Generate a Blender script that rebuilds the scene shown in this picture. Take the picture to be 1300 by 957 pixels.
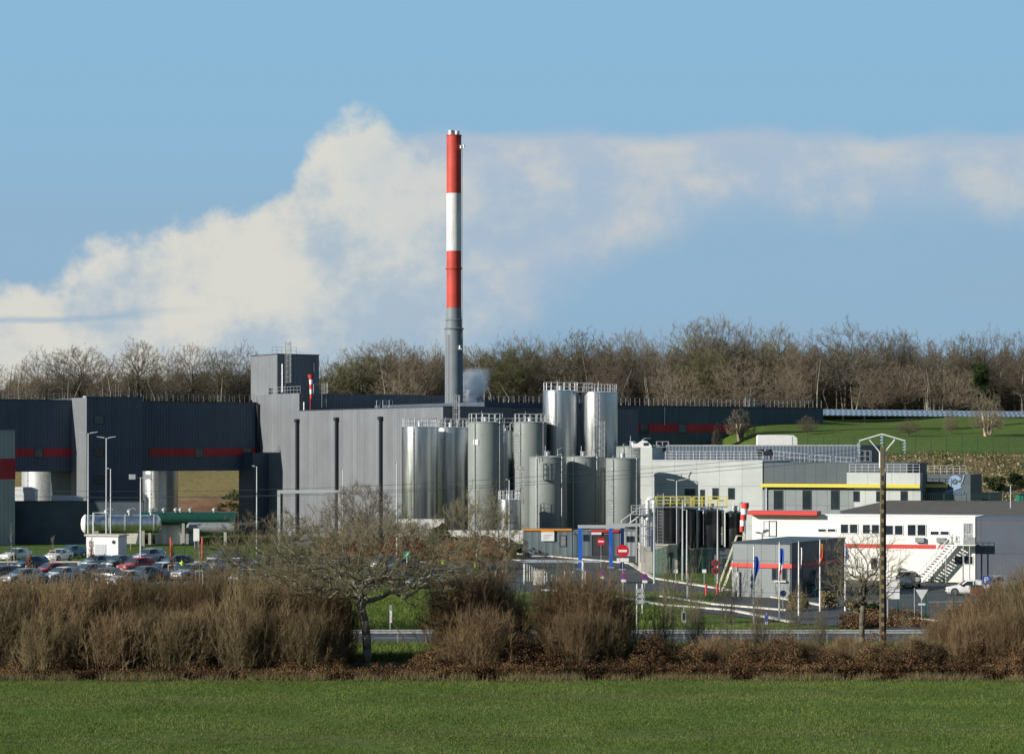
import bpy, bmesh, math, random
import numpy as np
from mathutils import Vector, Matrix
R = math.radians
for o in list(bpy.data.objects): bpy.data.objects.remove(o)
scn = bpy.context.scene
COL = scn.collection
# ------------------------------------------------------------------ camera, sun, sky
FPX = 3000.0; HZ = 570.0; EYE = 13.7
cam = bpy.data.cameras.new('camera'); camo = bpy.data.objects.new('camera', cam); COL.objects.link(camo)
cam.sensor_width = 36; cam.lens = 36*FPX/1300; cam.shift_y = (HZ-478.5)/1300
cam.clip_start = 1; cam.clip_end = 8000
camo.location = (0,0,EYE); camo.rotation_euler = (R(90),0,0)
scn.camera = camo
scn.render.resolution_x = 1024; scn.render.resolution_y = 753
SUN_EL = 20.0; SUN_A = 28.0
sd = Vector((-math.cos(R(SUN_A))*math.cos(R(SUN_EL)), -math.sin(R(SUN_A))*math.cos(R(SUN_EL)), math.sin(R(SUN_EL))))
sl = bpy.data.lights.new('sun','SUN'); sl.energy = 4.6; sl.angle = R(0.5); sl.color = (1.0,0.93,0.82)
so = bpy.data.objects.new('sun', sl); COL.objects.link(so)
so.rotation_euler = sd.to_track_quat('Z','Y').to_euler()
vs = scn.view_settings; vs.view_transform = 'Standard'; vs.look = 'None'; vs.gamma = 1; vs.use_curve_mapping = False
vs.exposure = 0.4
scn.render.engine = 'CYCLES'
scn.cycles.max_bounces = 9; scn.cycles.diffuse_bounces = 2; scn.cycles.glossy_bounces = 3
scn.cycles.transparent_max_bounces = 8; scn.cycles.volume_bounces = 8
scn.cycles.caustics_reflective = False; scn.cycles.caustics_refractive = False
scn.cycles.sample_clamp_indirect = 4

class NT:
    "tiny node-graph helper"
    def __init__(s, tree): s.t = tree; s.N = tree.nodes; s.L = tree.links
    def node(s, typ, **kw):
        n = s.N.new(typ)
        for k, v in kw.items(): setattr(n, k, v)
        return n
    def put(s, sock, v):
        if v is None: return
        if isinstance(v, bpy.types.NodeSocket): s.L.new(v, sock)
        else: sock.default_value = v
    def m(s, op, a, b=None, c=None, clamp=False):
        n = s.node('ShaderNodeMath', operation=op, use_clamp=clamp)
        s.put(n.inputs[0], a); s.put(n.inputs[1], b)
        if c is not None: s.put(n.inputs[2], c)
        return n.outputs[0]
    def ss(s, v, lo, hi, a=0.0, b=1.0):
        n = s.node('ShaderNodeMapRange', interpolation_type='SMOOTHSTEP')
        s.put(n.inputs[0], v); s.put(n.inputs[1], lo); s.put(n.inputs[2], hi); s.put(n.inputs[3], a); s.put(n.inputs[4], b)
        return n.outputs[0]
    def mix(s, f, a, b, blend='MIX'):
        n = s.node('ShaderNodeMix', data_type='RGBA', blend_type=blend)
        s.put(n.inputs[0], f)
        for i, v in ((6,a),(7,b)):
            if isinstance(v, (tuple, list)) and len(v) == 3: v = (*v, 1)
            s.put(n.inputs[i], v)
        return n.outputs[2]
    def noise(s, vec, scale, detail=4, rough=0.5, out=0, **kw):
        n = s.node('ShaderNodeTexNoise', **kw); s.put(n.inputs['Vector'], vec)
        n.inputs['Scale'].default_value = scale; n.inputs['Detail'].default_value = detail; n.inputs['Roughness'].default_value = rough
        return n.outputs[out]
    def comb(s, x, y, z):
        n = s.node('ShaderNodeCombineXYZ'); s.put(n.inputs[0], x); s.put(n.inputs[1], y); s.put(n.inputs[2], z); return n.outputs[0]
    def sep(s, v):
        n = s.node('ShaderNodeSeparateXYZ'); s.put(n.inputs[0], v); return n.outputs
    def curve(s, v, pts):
        n = s.node('ShaderNodeFloatCurve'); c = n.mapping.curves[0]
        n.mapping.extend = 'HORIZONTAL'
        while len(c.points) < len(pts): c.points.new(0.5, 0.5)
        for p, (x, y) in zip(c.points, pts): p.location = (x, y)
        n.mapping.update(); s.put(n.inputs['Value'], v); s.put(n.inputs['Factor'], 1.0)
        return n.outputs[0]

w = bpy.data.worlds.new("World"); scn.world = w; w.use_nodes = True
w.node_tree.nodes.clear(); n = NT(w.node_tree)
tc = n.node('ShaderNodeTexCoord').outputs['Generated']
x, y, z = n.sep(tc)
yy = n.m('MAXIMUM', y, 0.05)
U = n.m('DIVIDE', n.m('DIVIDE', x, yy), 0.2167)       # -1 .. 1 over the far valley's width
V = n.m('DIVIDE', n.m('DIVIDE', z, yy), 0.19)         # 0 at the horizon, 1 about 11 degrees up
nz = n.comb(x, y, n.m('ADD', n.m('MULTIPLY', z, 1.15), 0.22))
nrm = n.node('ShaderNodeVectorMath', operation='NORMALIZE'); n.put(nrm.inputs[0], nz)
sky = n.node('ShaderNodeTexSky', sky_type='NISHITA', sun_disc=False)
sky.sun_elevation = R(SUN_EL)
sky.sun_rotation = math.atan2(sd.x, sd.y)
sky.air_density = 1.0; sky.dust_density = 0.6; sky.ozone_density = 1.2
n.put(sky.inputs[0], nrm.outputs[0])
SKYK = (1.0, 1.0, 1.0)
skc = n.mix(1.0, sky.outputs[0], (0.92,0.98,0.93), 'MULTIPLY')
# cloud fields live on the sky directions
P = n.comb(U, n.m('MULTIPLY', V, 0.95), 0.0)
warp = n.noise(P, 2.6, 6, 0.55, out=1)
n1 = n.noise(P, 5.0, 12, 0.6)
n2 = n.noise(P, 2.0, 5, 0.5)
n3 = n.noise(n.comb(U, n.m('MULTIPLY', V, 4.0), 3.0), 1.6, 5, 0.5)
u01 = n.m('MULTIPLY_ADD', U, 0.5, 0.5)
def vy(py): return (570-py)/570.0
top = n.curve(u01, [(-0.0, vy(372)), (0.06, vy(345)), (0.11, vy(300)), (0.2, vy(268)), (0.26, vy(250)), (0.3, vy(190)), (0.335, vy(158)), (0.37, vy(150)), (0.4, vy(178)), (0.47, vy(175)), (0.6, vy(190)), (1.0, vy(230))])
dA = n.m('SUBTRACT', n.m('ADD', top, n.m('MULTIPLY', n.m('SUBTRACT', n1, 0.5), 0.27)), V)
aA = n.ss(dA, -0.01, 0.05)
fadeR = n.ss(n.m('ADD', U, n.m('MULTIPLY', n.m('SUBTRACT', n2, 0.5), 0.9)), -0.36, 0.02, 1.0, 0.0)
aA = n.m('MULTIPLY', aA, fadeR)
lit = n.ss(n.m('ADD', n.m('MULTIPLY', n.m('SUBTRACT', n1, 0.5), 2.0), n.m('SUBTRACT', 0.5, n.m('MULTIPLY', dA, 0.55))), 0.1, 0.55)
band = n.m('MULTIPLY', n.ss(n.m('ADD', n.m('ADD', V, n.ss(U, 0.45, -0.1, 0.0, 0.26)), n.m('MULTIPLY', n.m('SUBTRACT', n1, 0.5), 0.14)), vy(310), vy(205)), n.ss(n.m('ADD', V, n.m('MULTIPLY', n.m('SUBTRACT', n1, 0.5), 0.10)), vy(185), vy(160), 1.0, 0.0))
aB = n.m('MULTIPLY', n.m('MULTIPLY', band, n.ss(U, -0.35, -0.1)), n.ss(n3, 0.28, 0.6, 0.6, 1.0))
veil = n.m('MULTIPLY', n.ss(V, vy(340), vy(180), 1.0, 0.0), n.ss(n3, 0.25, 0.7, 0.35, 0.8))
veilL = n.m('MULTIPLY', n.m('MULTIPLY', n.ss(V, vy(270), vy(215), 1.0, 0.0), n.ss(U, -0.2, -0.75)), 0.55)
streak = n.m('MULTIPLY', n.ss(n.m('ABSOLUTE', n.m('ADD', n.m('SUBTRACT', V, vy(397)), n.m('MULTIPLY', n.m('SUBTRACT', n3, 0.5), 0.12))), 0.0, 0.014, 1.0, 0.0), n.ss(U, -0.55, -0.85))
def scl(c, k): return tuple(v*k for v in c)
BGS = 0.08; K = 0.758/BGS                                  # cloud radiances are given as seen
base = n.mix(n.ss(V, 0.15, 1.0), scl((0.285,0.455,0.62), K), scl((0.255,0.475,0.67), K))
col = n.mix(n.m('MAXIMUM', veil, veilL, clamp=True), base, scl((0.285,0.435,0.585), K))
col = n.mix(aB, col, n.mix(n.ss(n1, 0.42, 0.66), scl((0.42,0.51,0.62), K), scl((0.60,0.60,0.59), K)))
aA2 = n.m('MULTIPLY', aA, 0.93)
colA = n.mix(lit, scl((0.43,0.52,0.60), K), scl((0.72,0.70,0.63), K))
col = n.mix(aA2, col, colA)
col = n.mix(n.m('MULTIPLY', streak, 0.7), col, scl((0.33,0.46,0.57), K))
# behind the camera and below: plain sky
front = n.ss(y, 0.35, 0.6)
col = n.mix(front, skc, col)
bg = n.node('ShaderNodeBackground'); bg.inputs[1].default_value = BGS
n.put(bg.inputs[0], col)
wo = n.node('ShaderNodeOutputWorld'); n.L.new(bg.outputs[0], wo.inputs[0])

# ------------------------------------------------------------------ mesh helpers
def WX(px, Y): return (px-650)/FPX*Y
def WZ(py, Y): return EYE-(py-HZ)/FPX*Y
def W3(px, py, Y): return Vector((WX(px,Y), Y, WZ(py,Y)))
def G(px, py):                                           # point of level ground seen there
    Y = EYE*FPX/(py-HZ); return Vector((WX(px,Y), Y, 0))
def tag(o, label=None, cat=None, group=None, kind=None):
    if label: o['label'] = label
    if cat: o['category'] = cat
    if group: o['group'] = group
    if kind: o['kind'] = kind
    return o
def thing(name, label, cat, loc=(0,0,0), rz=0, group=None):
    o = bpy.data.objects.new(name, None); COL.objects.link(o); o.empty_display_size = 0.3
    o.location = loc; o.rotation_euler = (0,0,rz); return tag(o, label, cat, group)
def children(o): return [c for c in bpy.data.objects if c.parent == o]
def copy_tree(o, loc=None, rz=None, scale=None, kids=None):
    if kids is None:
        kids = {}
        for c in bpy.data.objects:
            if c.parent: kids.setdefault(c.parent.name, []).append(c)
    def rec(s, par):
        c = s.copy(); COL.objects.link(c)
        if par is not None: c.parent = par
        for k in kids.get(s.name, []): rec(k, c)
        return c
    r = rec(o, None)
    if loc is not None: r.location = loc
    if rz is not None: r.rotation_euler = (0,0,rz)
    if scale is not None: r.scale = scale
    return r
class MB:
    def __init__(s): s.v = []; s.f = []; s.mi = []; s.cur = 0
    def add(s, vs, fs):
        b = len(s.v); s.v += [tuple(v) for v in vs]; s.f += [tuple(b+i for i in f) for f in fs]; s.mi += [s.cur]*len(fs); return s
    def box(s, x0, x1, y0, y1, z0, z1):
        vs = [(x0,y0,z0),(x1,y0,z0),(x1,y1,z0),(x0,y1,z0),(x0,y0,z1),(x1,y0,z1),(x1,y1,z1),(x0,y1,z1)]
        return s.add(vs, [(0,3,2,1),(4,5,6,7),(0,1,5,4),(1,2,6,5),(2,3,7,6),(3,0,4,7)])
    def bar(s, a, b, w, h=None, k=4, rot=45):            # prism between two points
        return s.tube([a, b], [w*0.707 if k == 4 else w/2]*2, k, rot)
    def tube(s, pts, rad, k=6, rot=0, cap=True):
        pts = [Vector(p) for p in pts]
        if not hasattr(rad, '__len__'): rad = [rad]*len(pts)
        base = len(s.v); up0 = None; nr = len(pts)
        for i, p in enumerate(pts):
            d = (pts[min(i+1,nr-1)]-pts[max(i-1,0)])
            if d.length < 1e-9: d = Vector((0,0,1))
            d.normalize()
            up = Vector((0,0,1)) if abs(d.z) < 0.9 else Vector((0,1,0))
            a = d.cross(up).normalized(); b = a.cross(d)
            for j in range(k):
                t = 2*math.pi*j/k+R(rot)
                s.v.append(tuple(p+(a*math.cos(t)+b*math.sin(t))*rad[i]))
        nf = 0
        for i in range(nr-1):
            for j in range(k):
                j2 = (j+1) % k
                s.f.append((base+i*k+j, base+i*k+j2, base+(i+1)*k+j2, base+(i+1)*k+j)); nf += 1
        if cap and k > 2:
            s.f.append(tuple(base+j for j in reversed(range(k)))); s.f.append(tuple(base+(nr-1)*k+j for j in range(k))); nf += 2
        s.mi += [s.cur]*nf; return s
    def lathe(s, prof, c=(0,0,0), k=32, cap=True, a0=0, axis='z'):
        base = len(s.v); n = len(prof); nf = 0
        for r, z in prof:
            for j in range(k):
                t = 2*math.pi*j/k+a0
                if axis == 'z': q = (c[0]+r*math.cos(t), c[1]+r*math.sin(t), c[2]+z)
                elif axis == 'y': q = (c[0]+r*math.cos(t), c[1]+z, c[2]-r*math.sin(t))
                else: q = (c[0]+z, c[1]+r*math.cos(t), c[2]+r*math.sin(t))
                s.v.append(q)
        for i in range(n-1):
            for j in range(k):
                j2 = (j+1) % k; s.f.append((base+i*k+j, base+i*k+j2, base+(i+1)*k+j2, base+(i+1)*k+j)); nf += 1
        if cap:
            s.f.append(tuple(base+j for j in reversed(range(k)))); s.f.append(tuple(base+(n-1)*k+j for j in range(k))); nf += 2
        s.mi += [s.cur]*nf; return s
    def prism(s, poly, z0, z1):                          # poly in xy, counter-clockwise
        k = len(poly); vs = [(x,y,z0) for x,y in poly]+[(x,y,z1) for x,y in poly]
        return s.add(vs, [tuple(reversed(range(k))), tuple(range(k,2*k))]+[(i,(i+1)%k,k+(i+1)%k,k+i) for i in range(k)])
    def prism_y(s, poly, y0, y1):                        # poly in xz
        k = len(poly); vs = [(x,y0,z) for x,z in poly]+[(x,y1,z) for x,z in poly]
        return s.add(vs, [tuple(range(k)), tuple(reversed(range(k,2*k)))]+[(i,k+i,k+(i+1)%k,(i+1)%k) for i in range(k)])
    def build(s, name, mat, parent=None, smooth=False, loc=None, rz=0):
        me = bpy.data.meshes.new(name)
        me.from_pydata(s.v, [], s.f)
        mats = mat if isinstance(mat, (list, tuple)) else [mat]
        for m_ in mats: me.materials.append(m_)
        if len(mats) > 1: me.polygons.foreach_set('material_index', s.mi)
        if smooth:
            me.polygons.foreach_set('use_smooth', [True]*len(s.f))
            try: me.set_sharp_from_angle(angle=R(40))
            except Exception: pass
        me.update()
        o = bpy.data.objects.new(name, me); COL.objects.link(o)
        if parent is not None: o.parent = parent
        if loc is not None: o.location = loc; o.rotation_euler = (0,0,rz)
        return o
def np_mesh(name, V_, F_, mat, parent=None, smooth=False):
    "V_ (n,3), F_ (m,k) arrays"
    me = bpy.data.meshes.new(name); nv, nf, k = len(V_), len(F_), F_.shape[1]
    me.vertices.add(nv); me.vertices.foreach_set('co', V_.astype(np.float32).ravel())
    me.loops.add(nf*k); me.loops.foreach_set('vertex_index', F_.astype(np.int32).ravel())
    me.polygons.add(nf); me.polygons.foreach_set('loop_start', np.arange(0, nf*k, k, dtype=np.int32))
    try: me.polygons.foreach_set('loop_total', np.full(nf, k, dtype=np.int32))
    except Exception: pass
    me.materials.append(mat); me.update(calc_edges=True)
    if smooth: me.polygons.foreach_set('use_smooth', [True]*nf)
    o = bpy.data.objects.new(name, me); COL.objects.link(o)
    if parent is not None: o.parent = parent
    return o
# ------------------------------------------------------------------ materials
def mat_new(name):
    m_ = bpy.data.materials.new(name); m_.use_nodes = True; t = NT(m_.node_tree)
    b = t.N['Principled BSDF']; return m_, t, b
def simple(name, col, rough=0.6, metal=0.0, var=0.12, scale=3.0, bump=0.0, spec=0.4, dirt=0.0):
    m_, t, b = mat_new(name)
    oc = t.node('ShaderNodeTexCoord').outputs['Object']
    nn = t.noise(oc, scale, 5, 0.6)
    f = t.ss(nn, 0.3, 0.7, 1.0-var, 1.0+var)
    c = t.mix(1.0, tuple(col), t.comb(f, f, f), 'MULTIPLY')
    if dirt > 0:
        st = t.node('ShaderNodeMapping'); st.inputs['Scale'].default_value = (2.2,2.2,0.12); t.put(st.inputs[0], oc)
        dn = t.ss(t.noise(st.outputs[0], 1.5, 5, 0.6), 0.48, 0.75, 0.0, dirt)
        c = t.mix(dn, c, (0.08,0.075,0.06))
    t.put(b.inputs['Base Color'], c); b.inputs['Roughness'].default_value = rough; b.inputs['Metallic'].default_value = metal
    b.inputs['Specular IOR Level'].default_value = spec
    if bump > 0:
        bn = t.node('ShaderNodeBump'); bn.inputs['Strength'].default_value = 0.6; bn.inputs['Distance'].default_value = bump
        t.put(bn.inputs['Height'], t.noise(oc, scale*4, 4, 0.6)); t.put(b.inputs['Normal'], bn.outputs[0])
    return m_
def cladding(name, col, period=0.5, horiz=0.0, rough=0.5, depth=0.03, panel=1.0, seam=0.75):
    "profiled sheet metal: ribs up the wall, a touch of change from sheet to sheet"
    m_, t, b = mat_new(name)
    oc = t.node('ShaderNodeTexCoord').outputs['Object']; x, y, z = t.sep(oc)
    k = 2*math.pi/period
    h = t.m('ADD', t.m('SINE', t.m('MULTIPLY', x, k)), t.m('SINE', t.m('MULTIPLY', y, k)))
    rib = t.ss(h, 0.55, 0.95, 1.0, seam)
    cell = t.m('ADD', t.m('FLOOR', t.m('DIVIDE', x, panel)), t.m('MULTIPLY', t.m('FLOOR', t.m('DIVIDE', y, panel)), 3.7))
    wn = t.node('ShaderNodeTexWhiteNoise', noise_dimensions='1D'); t.put(wn.inputs['W'], cell)
    pv = t.ss(wn.outputs[0], 0, 1, 0.93, 1.06)
    mp_ = t.node('ShaderNodeMapping'); mp_.inputs['Scale'].default_value = (1.6,1.6,0.07); t.put(mp_.inputs[0], oc); pv = t.m('MULTIPLY', pv, t.ss(t.noise(mp_.outputs[0], 1.2, 5, 0.6), 0.35, 0.75, 1.03, 0.92))
    f = t.m('MULTIPLY', t.m('MULTIPLY', rib, pv), t.ss(t.noise(oc, 0.25, 4, 0.6), 0.3, 0.7, 0.93, 1.07))
    t.put(b.inputs['Base Color'], t.mix(1.0, tuple(col), t.comb(f, f, f), 'MULTIPLY'))
    b.inputs['Roughness'].default_value = rough; b.inputs['Specular IOR Level'].default_value = 0.35
    bn = t.node('ShaderNodeBump'); bn.inputs['Strength'].default_value = 0.5; bn.inputs['Distance'].default_value = depth
    t.put(bn.inputs['Height'], h); t.put(b.inputs['Normal'], bn.outputs[0])
    return m_
def panelled(name, col, pw=2.0, ph=2.4, line=0.6):
    "flat facade panels with dark joints"
    m_, t, b = mat_new(name)
    oc = t.node('ShaderNodeTexCoord').outputs['Object']; x, y, z = t.sep(oc)
    def joint(v, p):
        fr = t.m('FRACT', t.m('DIVIDE', v, p)); return t.ss(t.m('ABSOLUTE', t.m('SUBTRACT', fr, 0.5)), 0.5-0.06/p, 0.5-0.02/p)
    j = t.m('MAXIMUM', joint(t.m('ADD', x, t.m('MULTIPLY', y, 1.0)), pw), joint(t.m('ADD', z, 1000), ph))
    cell = t.m('ADD', t.m('FLOOR', t.m('DIVIDE', t.m('ADD', x, y), pw)), t.m('MULTIPLY', t.m('FLOOR', t.m('DIVIDE', t.m('ADD', z, 1000), ph)), 7.3))
    wn = t.node('ShaderNodeTexWhiteNoise', noise_dimensions='1D'); t.put(wn.inputs['W'], cell)
    f = t.m('MULTIPLY', t.ss(wn.outputs[0], 0, 1, 0.96, 1.04), t.ss(t.noise(oc, 0.5, 5, 0.6), 0.3, 0.7, 0.94, 1.05))
    c = t.mix(1.0, tuple(col), t.comb(f, f, f), 'MULTIPLY')
    t.put(b.inputs['Base Color'], t.mix(t.m('MULTIPLY', j, 1-line), c, tuple(v*0.35 for v in col)))
    b.inputs['Roughness'].default_value = 0.55; b.inputs['Specular IOR Level'].default_value = 0.3
    return m_
def veg(name, cols, rough=0.8, scale=0.4, spec=0.1, trans=0.0):
    "plant matter: every leaf, blade or twig has its own tone"
    m_, t, b = mat_new(name)
    g = t.node('ShaderNodeNewGeometry'); ri = g.outputs['Random Per Island']
    rp = t.node('ShaderNodeValToRGB'); e = rp.color_ramp.elements
    while len(e) < len(cols): e.new(0.5)
    for i, (el, c) in enumerate(zip(e, cols)): el.position = i/(max(1,len(cols)-1)); el.color = (*c, 1)
    oc = t.node('ShaderNodeTexCoord').outputs['Object']
    nn = t.ss(t.noise(oc, scale, 3, 0.5), 0.35, 0.65, -0.3, 0.3)
    t.put(rp.inputs[0], t.m('ADD', ri, nn, clamp=True)); t.put(b.inputs['Base Color'], rp.outputs[0])
    b.inputs['Roughness'].default_value = rough; b.inputs['Specular IOR Level'].default_value = spec
    return m_
M = {}
M['clad'] = cladding('grey_cladding', (0.178,0.192,0.212))
M['clad_dark'] = cladding('slate_and_shade_cladding', (0.075,0.105,0.145))  # also carries the shade of the stair tower front and entrance side
M['clad_roof'] = cladding('roof_cladding', (0.10,0.12,0.145), period=0.6)
M['clad_lt'] = cladding('pale_cladding', (0.36,0.40,0.42), period=0.6)
M['red'] = simple('red_paint', (0.50,0.035,0.035), 0.5, var=0.06)
M['red_band'] = cladding('red_cladding', (0.42,0.03,0.045))
M['red_chim'] = simple('chimney_red', (0.48,0.05,0.035), 0.6, var=0.16, scale=0.4, dirt=0.35)
M['white_chim'] = simple('chimney_white', (0.66,0.67,0.67), 0.6, var=0.08, scale=0.4, dirt=0.35)
M['grey_chim'] = simple('chimney_grey', (0.17,0.20,0.23), 0.55, var=0.08, scale=0.5, dirt=0.2)
M['glass'] = simple('window_glass', (0.02,0.03,0.04), 0.08, spec=0.8, var=0.3, scale=0.3)
M['frame'] = simple('window_frame', (0.045,0.055,0.065), 0.4)
M['frame_w'] = simple('white_frame', (0.75,0.76,0.78), 0.4, var=0.03)
M['galv'] = simple('galvanised_steel', (0.48,0.50,0.52), 0.45, 0.5, var=0.15)
M['galv_dk'] = simple('weathered_galvanised', (0.26,0.28,0.29), 0.55, 0.3, var=0.2)
M['lampgrey'] = simple('lamp_post_grey', (0.50,0.53,0.55), 0.4, 0.3, var=0.05)
M['dark'] = simple('dark_paint', (0.02,0.025,0.035), 0.5)
M['pipe'] = simple('dark_pipe', (0.022,0.03,0.04), 0.45)
M['lgrey'] = panelled('light_panels', (0.44,0.475,0.47), 3.1, 2.6, 0.55)
M['dgrey'] = panelled('dark_panels', (0.085,0.105,0.12), 1.4, 2.9, 0.5)
M['mgrey'] = panelled('mid_panels', (0.22,0.25,0.26), 1.4, 2.9, 0.5)
M['yellow'] = simple('yellow_trim', (0.62,0.54,0.07), 0.5, var=0.04)
M['white_wall'] = panelled('white_panels', (0.78,0.78,0.75), 2.45, 2.9, 0.93)
M['white'] = simple('white_paint', (0.78,0.79,0.80), 0.45, var=0.05, dirt=0.1)
M['orange_red'] = simple('orange_red_fascia', (0.60,0.06,0.05), 0.5, var=0.05)
M['slab'] = panelled('slate_shade_panels', (0.085,0.10,0.135), 6.0, 3.4, 0.6)  # dark tone stands in for the shade on the right wing
M['gravelroof'] = simple('gravel_roof', (0.105,0.088,0.075), 0.95, var=0.25, scale=0.8, bump=0.05)
M['concrete'] = simple('concrete', (0.42,0.41,0.37), 0.85, var=0.12, scale=0.6, dirt=0.3, bump=0.01)
M['white_conc'] = simple('white_concrete', (0.68,0.68,0.65), 0.85, var=0.1, scale=0.5, dirt=0.3)
M['dk_conc'] = simple('dark_wall', (0.075,0.10,0.125), 0.85, var=0.18, scale=0.3, dirt=0.3)
M['green_grey'] = simple('grey_green_paint', (0.235,0.265,0.258), 0.42, var=0.05, scale=0.4, dirt=0.12, spec=0.5)
M['black_tank'] = simple('black_plastic', (0.012,0.014,0.017), 0.32, var=0.1, spec=0.5)
M['portable'] = cladding('cabin_panels', (0.155,0.20,0.225), period=0.9, depth=0.02, panel=2.4)
M['orange'] = simple('orange_fascia', (0.72,0.28,0.02), 0.5)
M['blue'] = simple('blue_post_paint', (0.02,0.12,0.55), 0.4)
M['navy'] = simple('navy_paint', (0.012,0.025,0.09), 0.4)
M['green_f'] = simple('green_fence', (0.012,0.075,0.05), 0.5)
M['green_b'] = cladding('green_cabin_sheet', (0.03,0.19,0.12), period=0.4)
M['wood'] = simple('pole_wood', (0.14,0.11,0.06), 0.85, var=0.3, scale=5, dirt=0.4)
M['stake'] = simple('stake_wood', (0.46,0.38,0.26), 0.85, var=0.15)
m_, t_, b_ = mat_new('slotted_pole')
oz_ = t_.sep(t_.node('ShaderNodeTexCoord').outputs['Object'])[2]; fr_ = t_.m('FRACT', t_.m('DIVIDE', oz_, 0.62))
cw_ = t_.mix(t_.noise(t_.node('ShaderNodeTexCoord').outputs['Object'], 3.0, 5, .6), (0.13,0.10,0.05), (0.30,0.23,0.10))
t_.put(b_.inputs['Base Color'], t_.mix(t_.ss(t_.m('ABSOLUTE', t_.m('SUBTRACT', fr_, 0.5)), 0.18, 0.24), cw_, (0.035,0.03,0.025))); b_.inputs['Roughness'].default_value = .85; M['slots'] = m_
M['asphalt'] = simple('asphalt', (0.055,0.057,0.062), 0.85, var=0.2, scale=0.25, bump=0.005)
M['kerb'] = simple('kerb_stone', (0.55,0.53,0.47), 0.85, var=0.12)
M['paintw'] = simple('road_paint', (0.72,0.72,0.70), 0.6, var=0.12, scale=2)
M['tyre'] = simple('rubber', (0.018,0.018,0.02), 0.8)
M['rim'] = simple('alloy_rim', (0.5,0.5,0.52), 0.3, 0.8)
M['carglass'] = simple('car_glass', (0.02,0.028,0.035), 0.05, spec=0.9)
M['lamp_clear'] = simple('headlamp_lens', (0.7,0.72,0.75), 0.1, 0.2, spec=0.8)
M['lamp_red'] = simple('tail_lamp_lens', (0.45,0.01,0.01), 0.15, spec=0.8)
M['plastic'] = simple('grey_plastic', (0.05,0.05,0.055), 0.6)
M['hivis'] = simple('hi_vis_yellow', (0.62,0.85,0.03), 0.7)
M['skin'] = simple('skin', (0.55,0.33,0.24), 0.6)
M['cloth'] = simple('dark_clothes', (0.03,0.035,0.06), 0.9)
M['hair'] = simple('hair', (0.04,0.025,0.018), 0.7)
def steel():
    m_, t, b = mat_new('brushed_steel')
    oc = t.node('ShaderNodeTexCoord').outputs['Object']
    mp = t.node('ShaderNodeMapping'); mp.inputs['Scale'].default_value = (1.5,1.5,0.12); t.put(mp.inputs[0], oc)
    nn = t.noise(mp.outputs[0], 1.3, 5, 0.6)
    f = t.ss(nn, 0.3, 0.7, 0.9, 1.08)
    x, y, z = t.sep(oc)
    fr = t.m('FRACT', t.m('DIVIDE', z, 2.0)); sm = t.ss(t.m('ABSOLUTE', t.m('SUBTRACT', fr, 0.5)), 0.485, 0.497, 1.0, 0.88)
    f = t.m('MULTIPLY', f, sm)
    t.put(b.inputs['Base Color'], t.mix(1.0, (0.66,0.68,0.70), t.comb(f,f,f), 'MULTIPLY'))
    b.inputs['Metallic'].default_value = 1.0
    t.put(b.inputs['Roughness'], t.ss(nn, 0.2, 0.8, 0.27, 0.40))
    bn = t.node('ShaderNodeBump'); bn.inputs['Strength'].default_value = 0.12; bn.inputs['Distance'].default_value = 0.15
    t.put(bn.inputs['Height'], t.noise(oc, 0.7, 2, 0.5)); t.put(b.inputs['Normal'], bn.outputs[0])
    return m_
M['steel'] = steel()
def carpaint(name, c, metal=0.0):
    m_ = simple(name, c, 0.25, metal, var=0.03, spec=0.6); NT(m_.node_tree).N['Principled BSDF'].inputs['Coat Weight'].default_value = 0.6
    return m_
CP = {'white': carpaint('white_car_paint', (0.72,0.73,0.74)), 'silver': carpaint('silver_car_paint', (0.42,0.44,0.46), 0.5), 'red': carpaint('red_car_paint', (0.5,0.02,0.03)),
      'darkred': carpaint('dark_red_car_paint', (0.28,0.015,0.03)), 'black': carpaint('black_car_paint', (0.015,0.016,0.02)), 'navy': carpaint('navy_car_paint', (0.012,0.022,0.06)),
      'grey': carpaint('grey_car_paint', (0.10,0.115,0.13), 0.3), 'blue': carpaint('blue_car_paint', (0.05,0.16,0.35), 0.2), 'beige': carpaint('champagne_car_paint', (0.32,0.27,0.21), 0.4)}
# ------------------------------------------------------------------ terrain
KR = [(0,0),(300,0),(320,1.5),(332,4),(345,8),(362,12.6),(380,14.4),(440,18.6),(470,20),(520,22),(570,23.5),(620,29),(700,31),(1500,36),(3000,42)]
KL = [(0,0),(386,0),(400,1.5),(412,5),(440,11),(480,18),(520,22.5),(700,25),(1500,34),(3000,40)]
def sstep(a, b, v): t = np.clip((v-a)/(b-a), 0, 1); return t*t*(3-2*t)
def height(X, Y):
    X = np.asarray(X, float); Y = np.asarray(Y, float)
    zr = np.interp(Y, *zip(*KR)); zl = np.interp(Y, *zip(*KL))
    w_ = sstep(15, 45, X); z = zl*(1-w_)+zr*w_
    z = z+12.0*np.clip(1-Y/100.0, 0, 1)                 # the rise the photographer stands on
    am = sstep(330, 400, Y)*0.5
    z = z+am*(np.sin(X*0.11+Y*0.05)*0.5+np.sin(X*0.27-Y*0.13)*0.3)
    return z
def hz(X, Y): return float(height(X, Y))
xs = np.concatenate([np.linspace(-1500,-160,14), np.arange(-150,151,2.0), np.linspace(160,1500,14)])
ys = np.concatenate([np.linspace(-300,-10,8), np.arange(0,130,5.0), np.arange(130,290,4.0), np.arange(290,520,2.5), np.arange(525,720,10.0), np.linspace(760,3000,14)])
gx, gy = np.meshgrid(xs, ys); gz = height(gx, gy)
nv = gx.size; nxs = len(xs); nys = len(ys)
idx = np.arange(nv).reshape(nys, nxs)
F_ = np.stack([idx[:-1,:-1], idx[:-1,1:], idx[1:,1:], idx[1:,:-1]], -1).reshape(-1,4)
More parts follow.
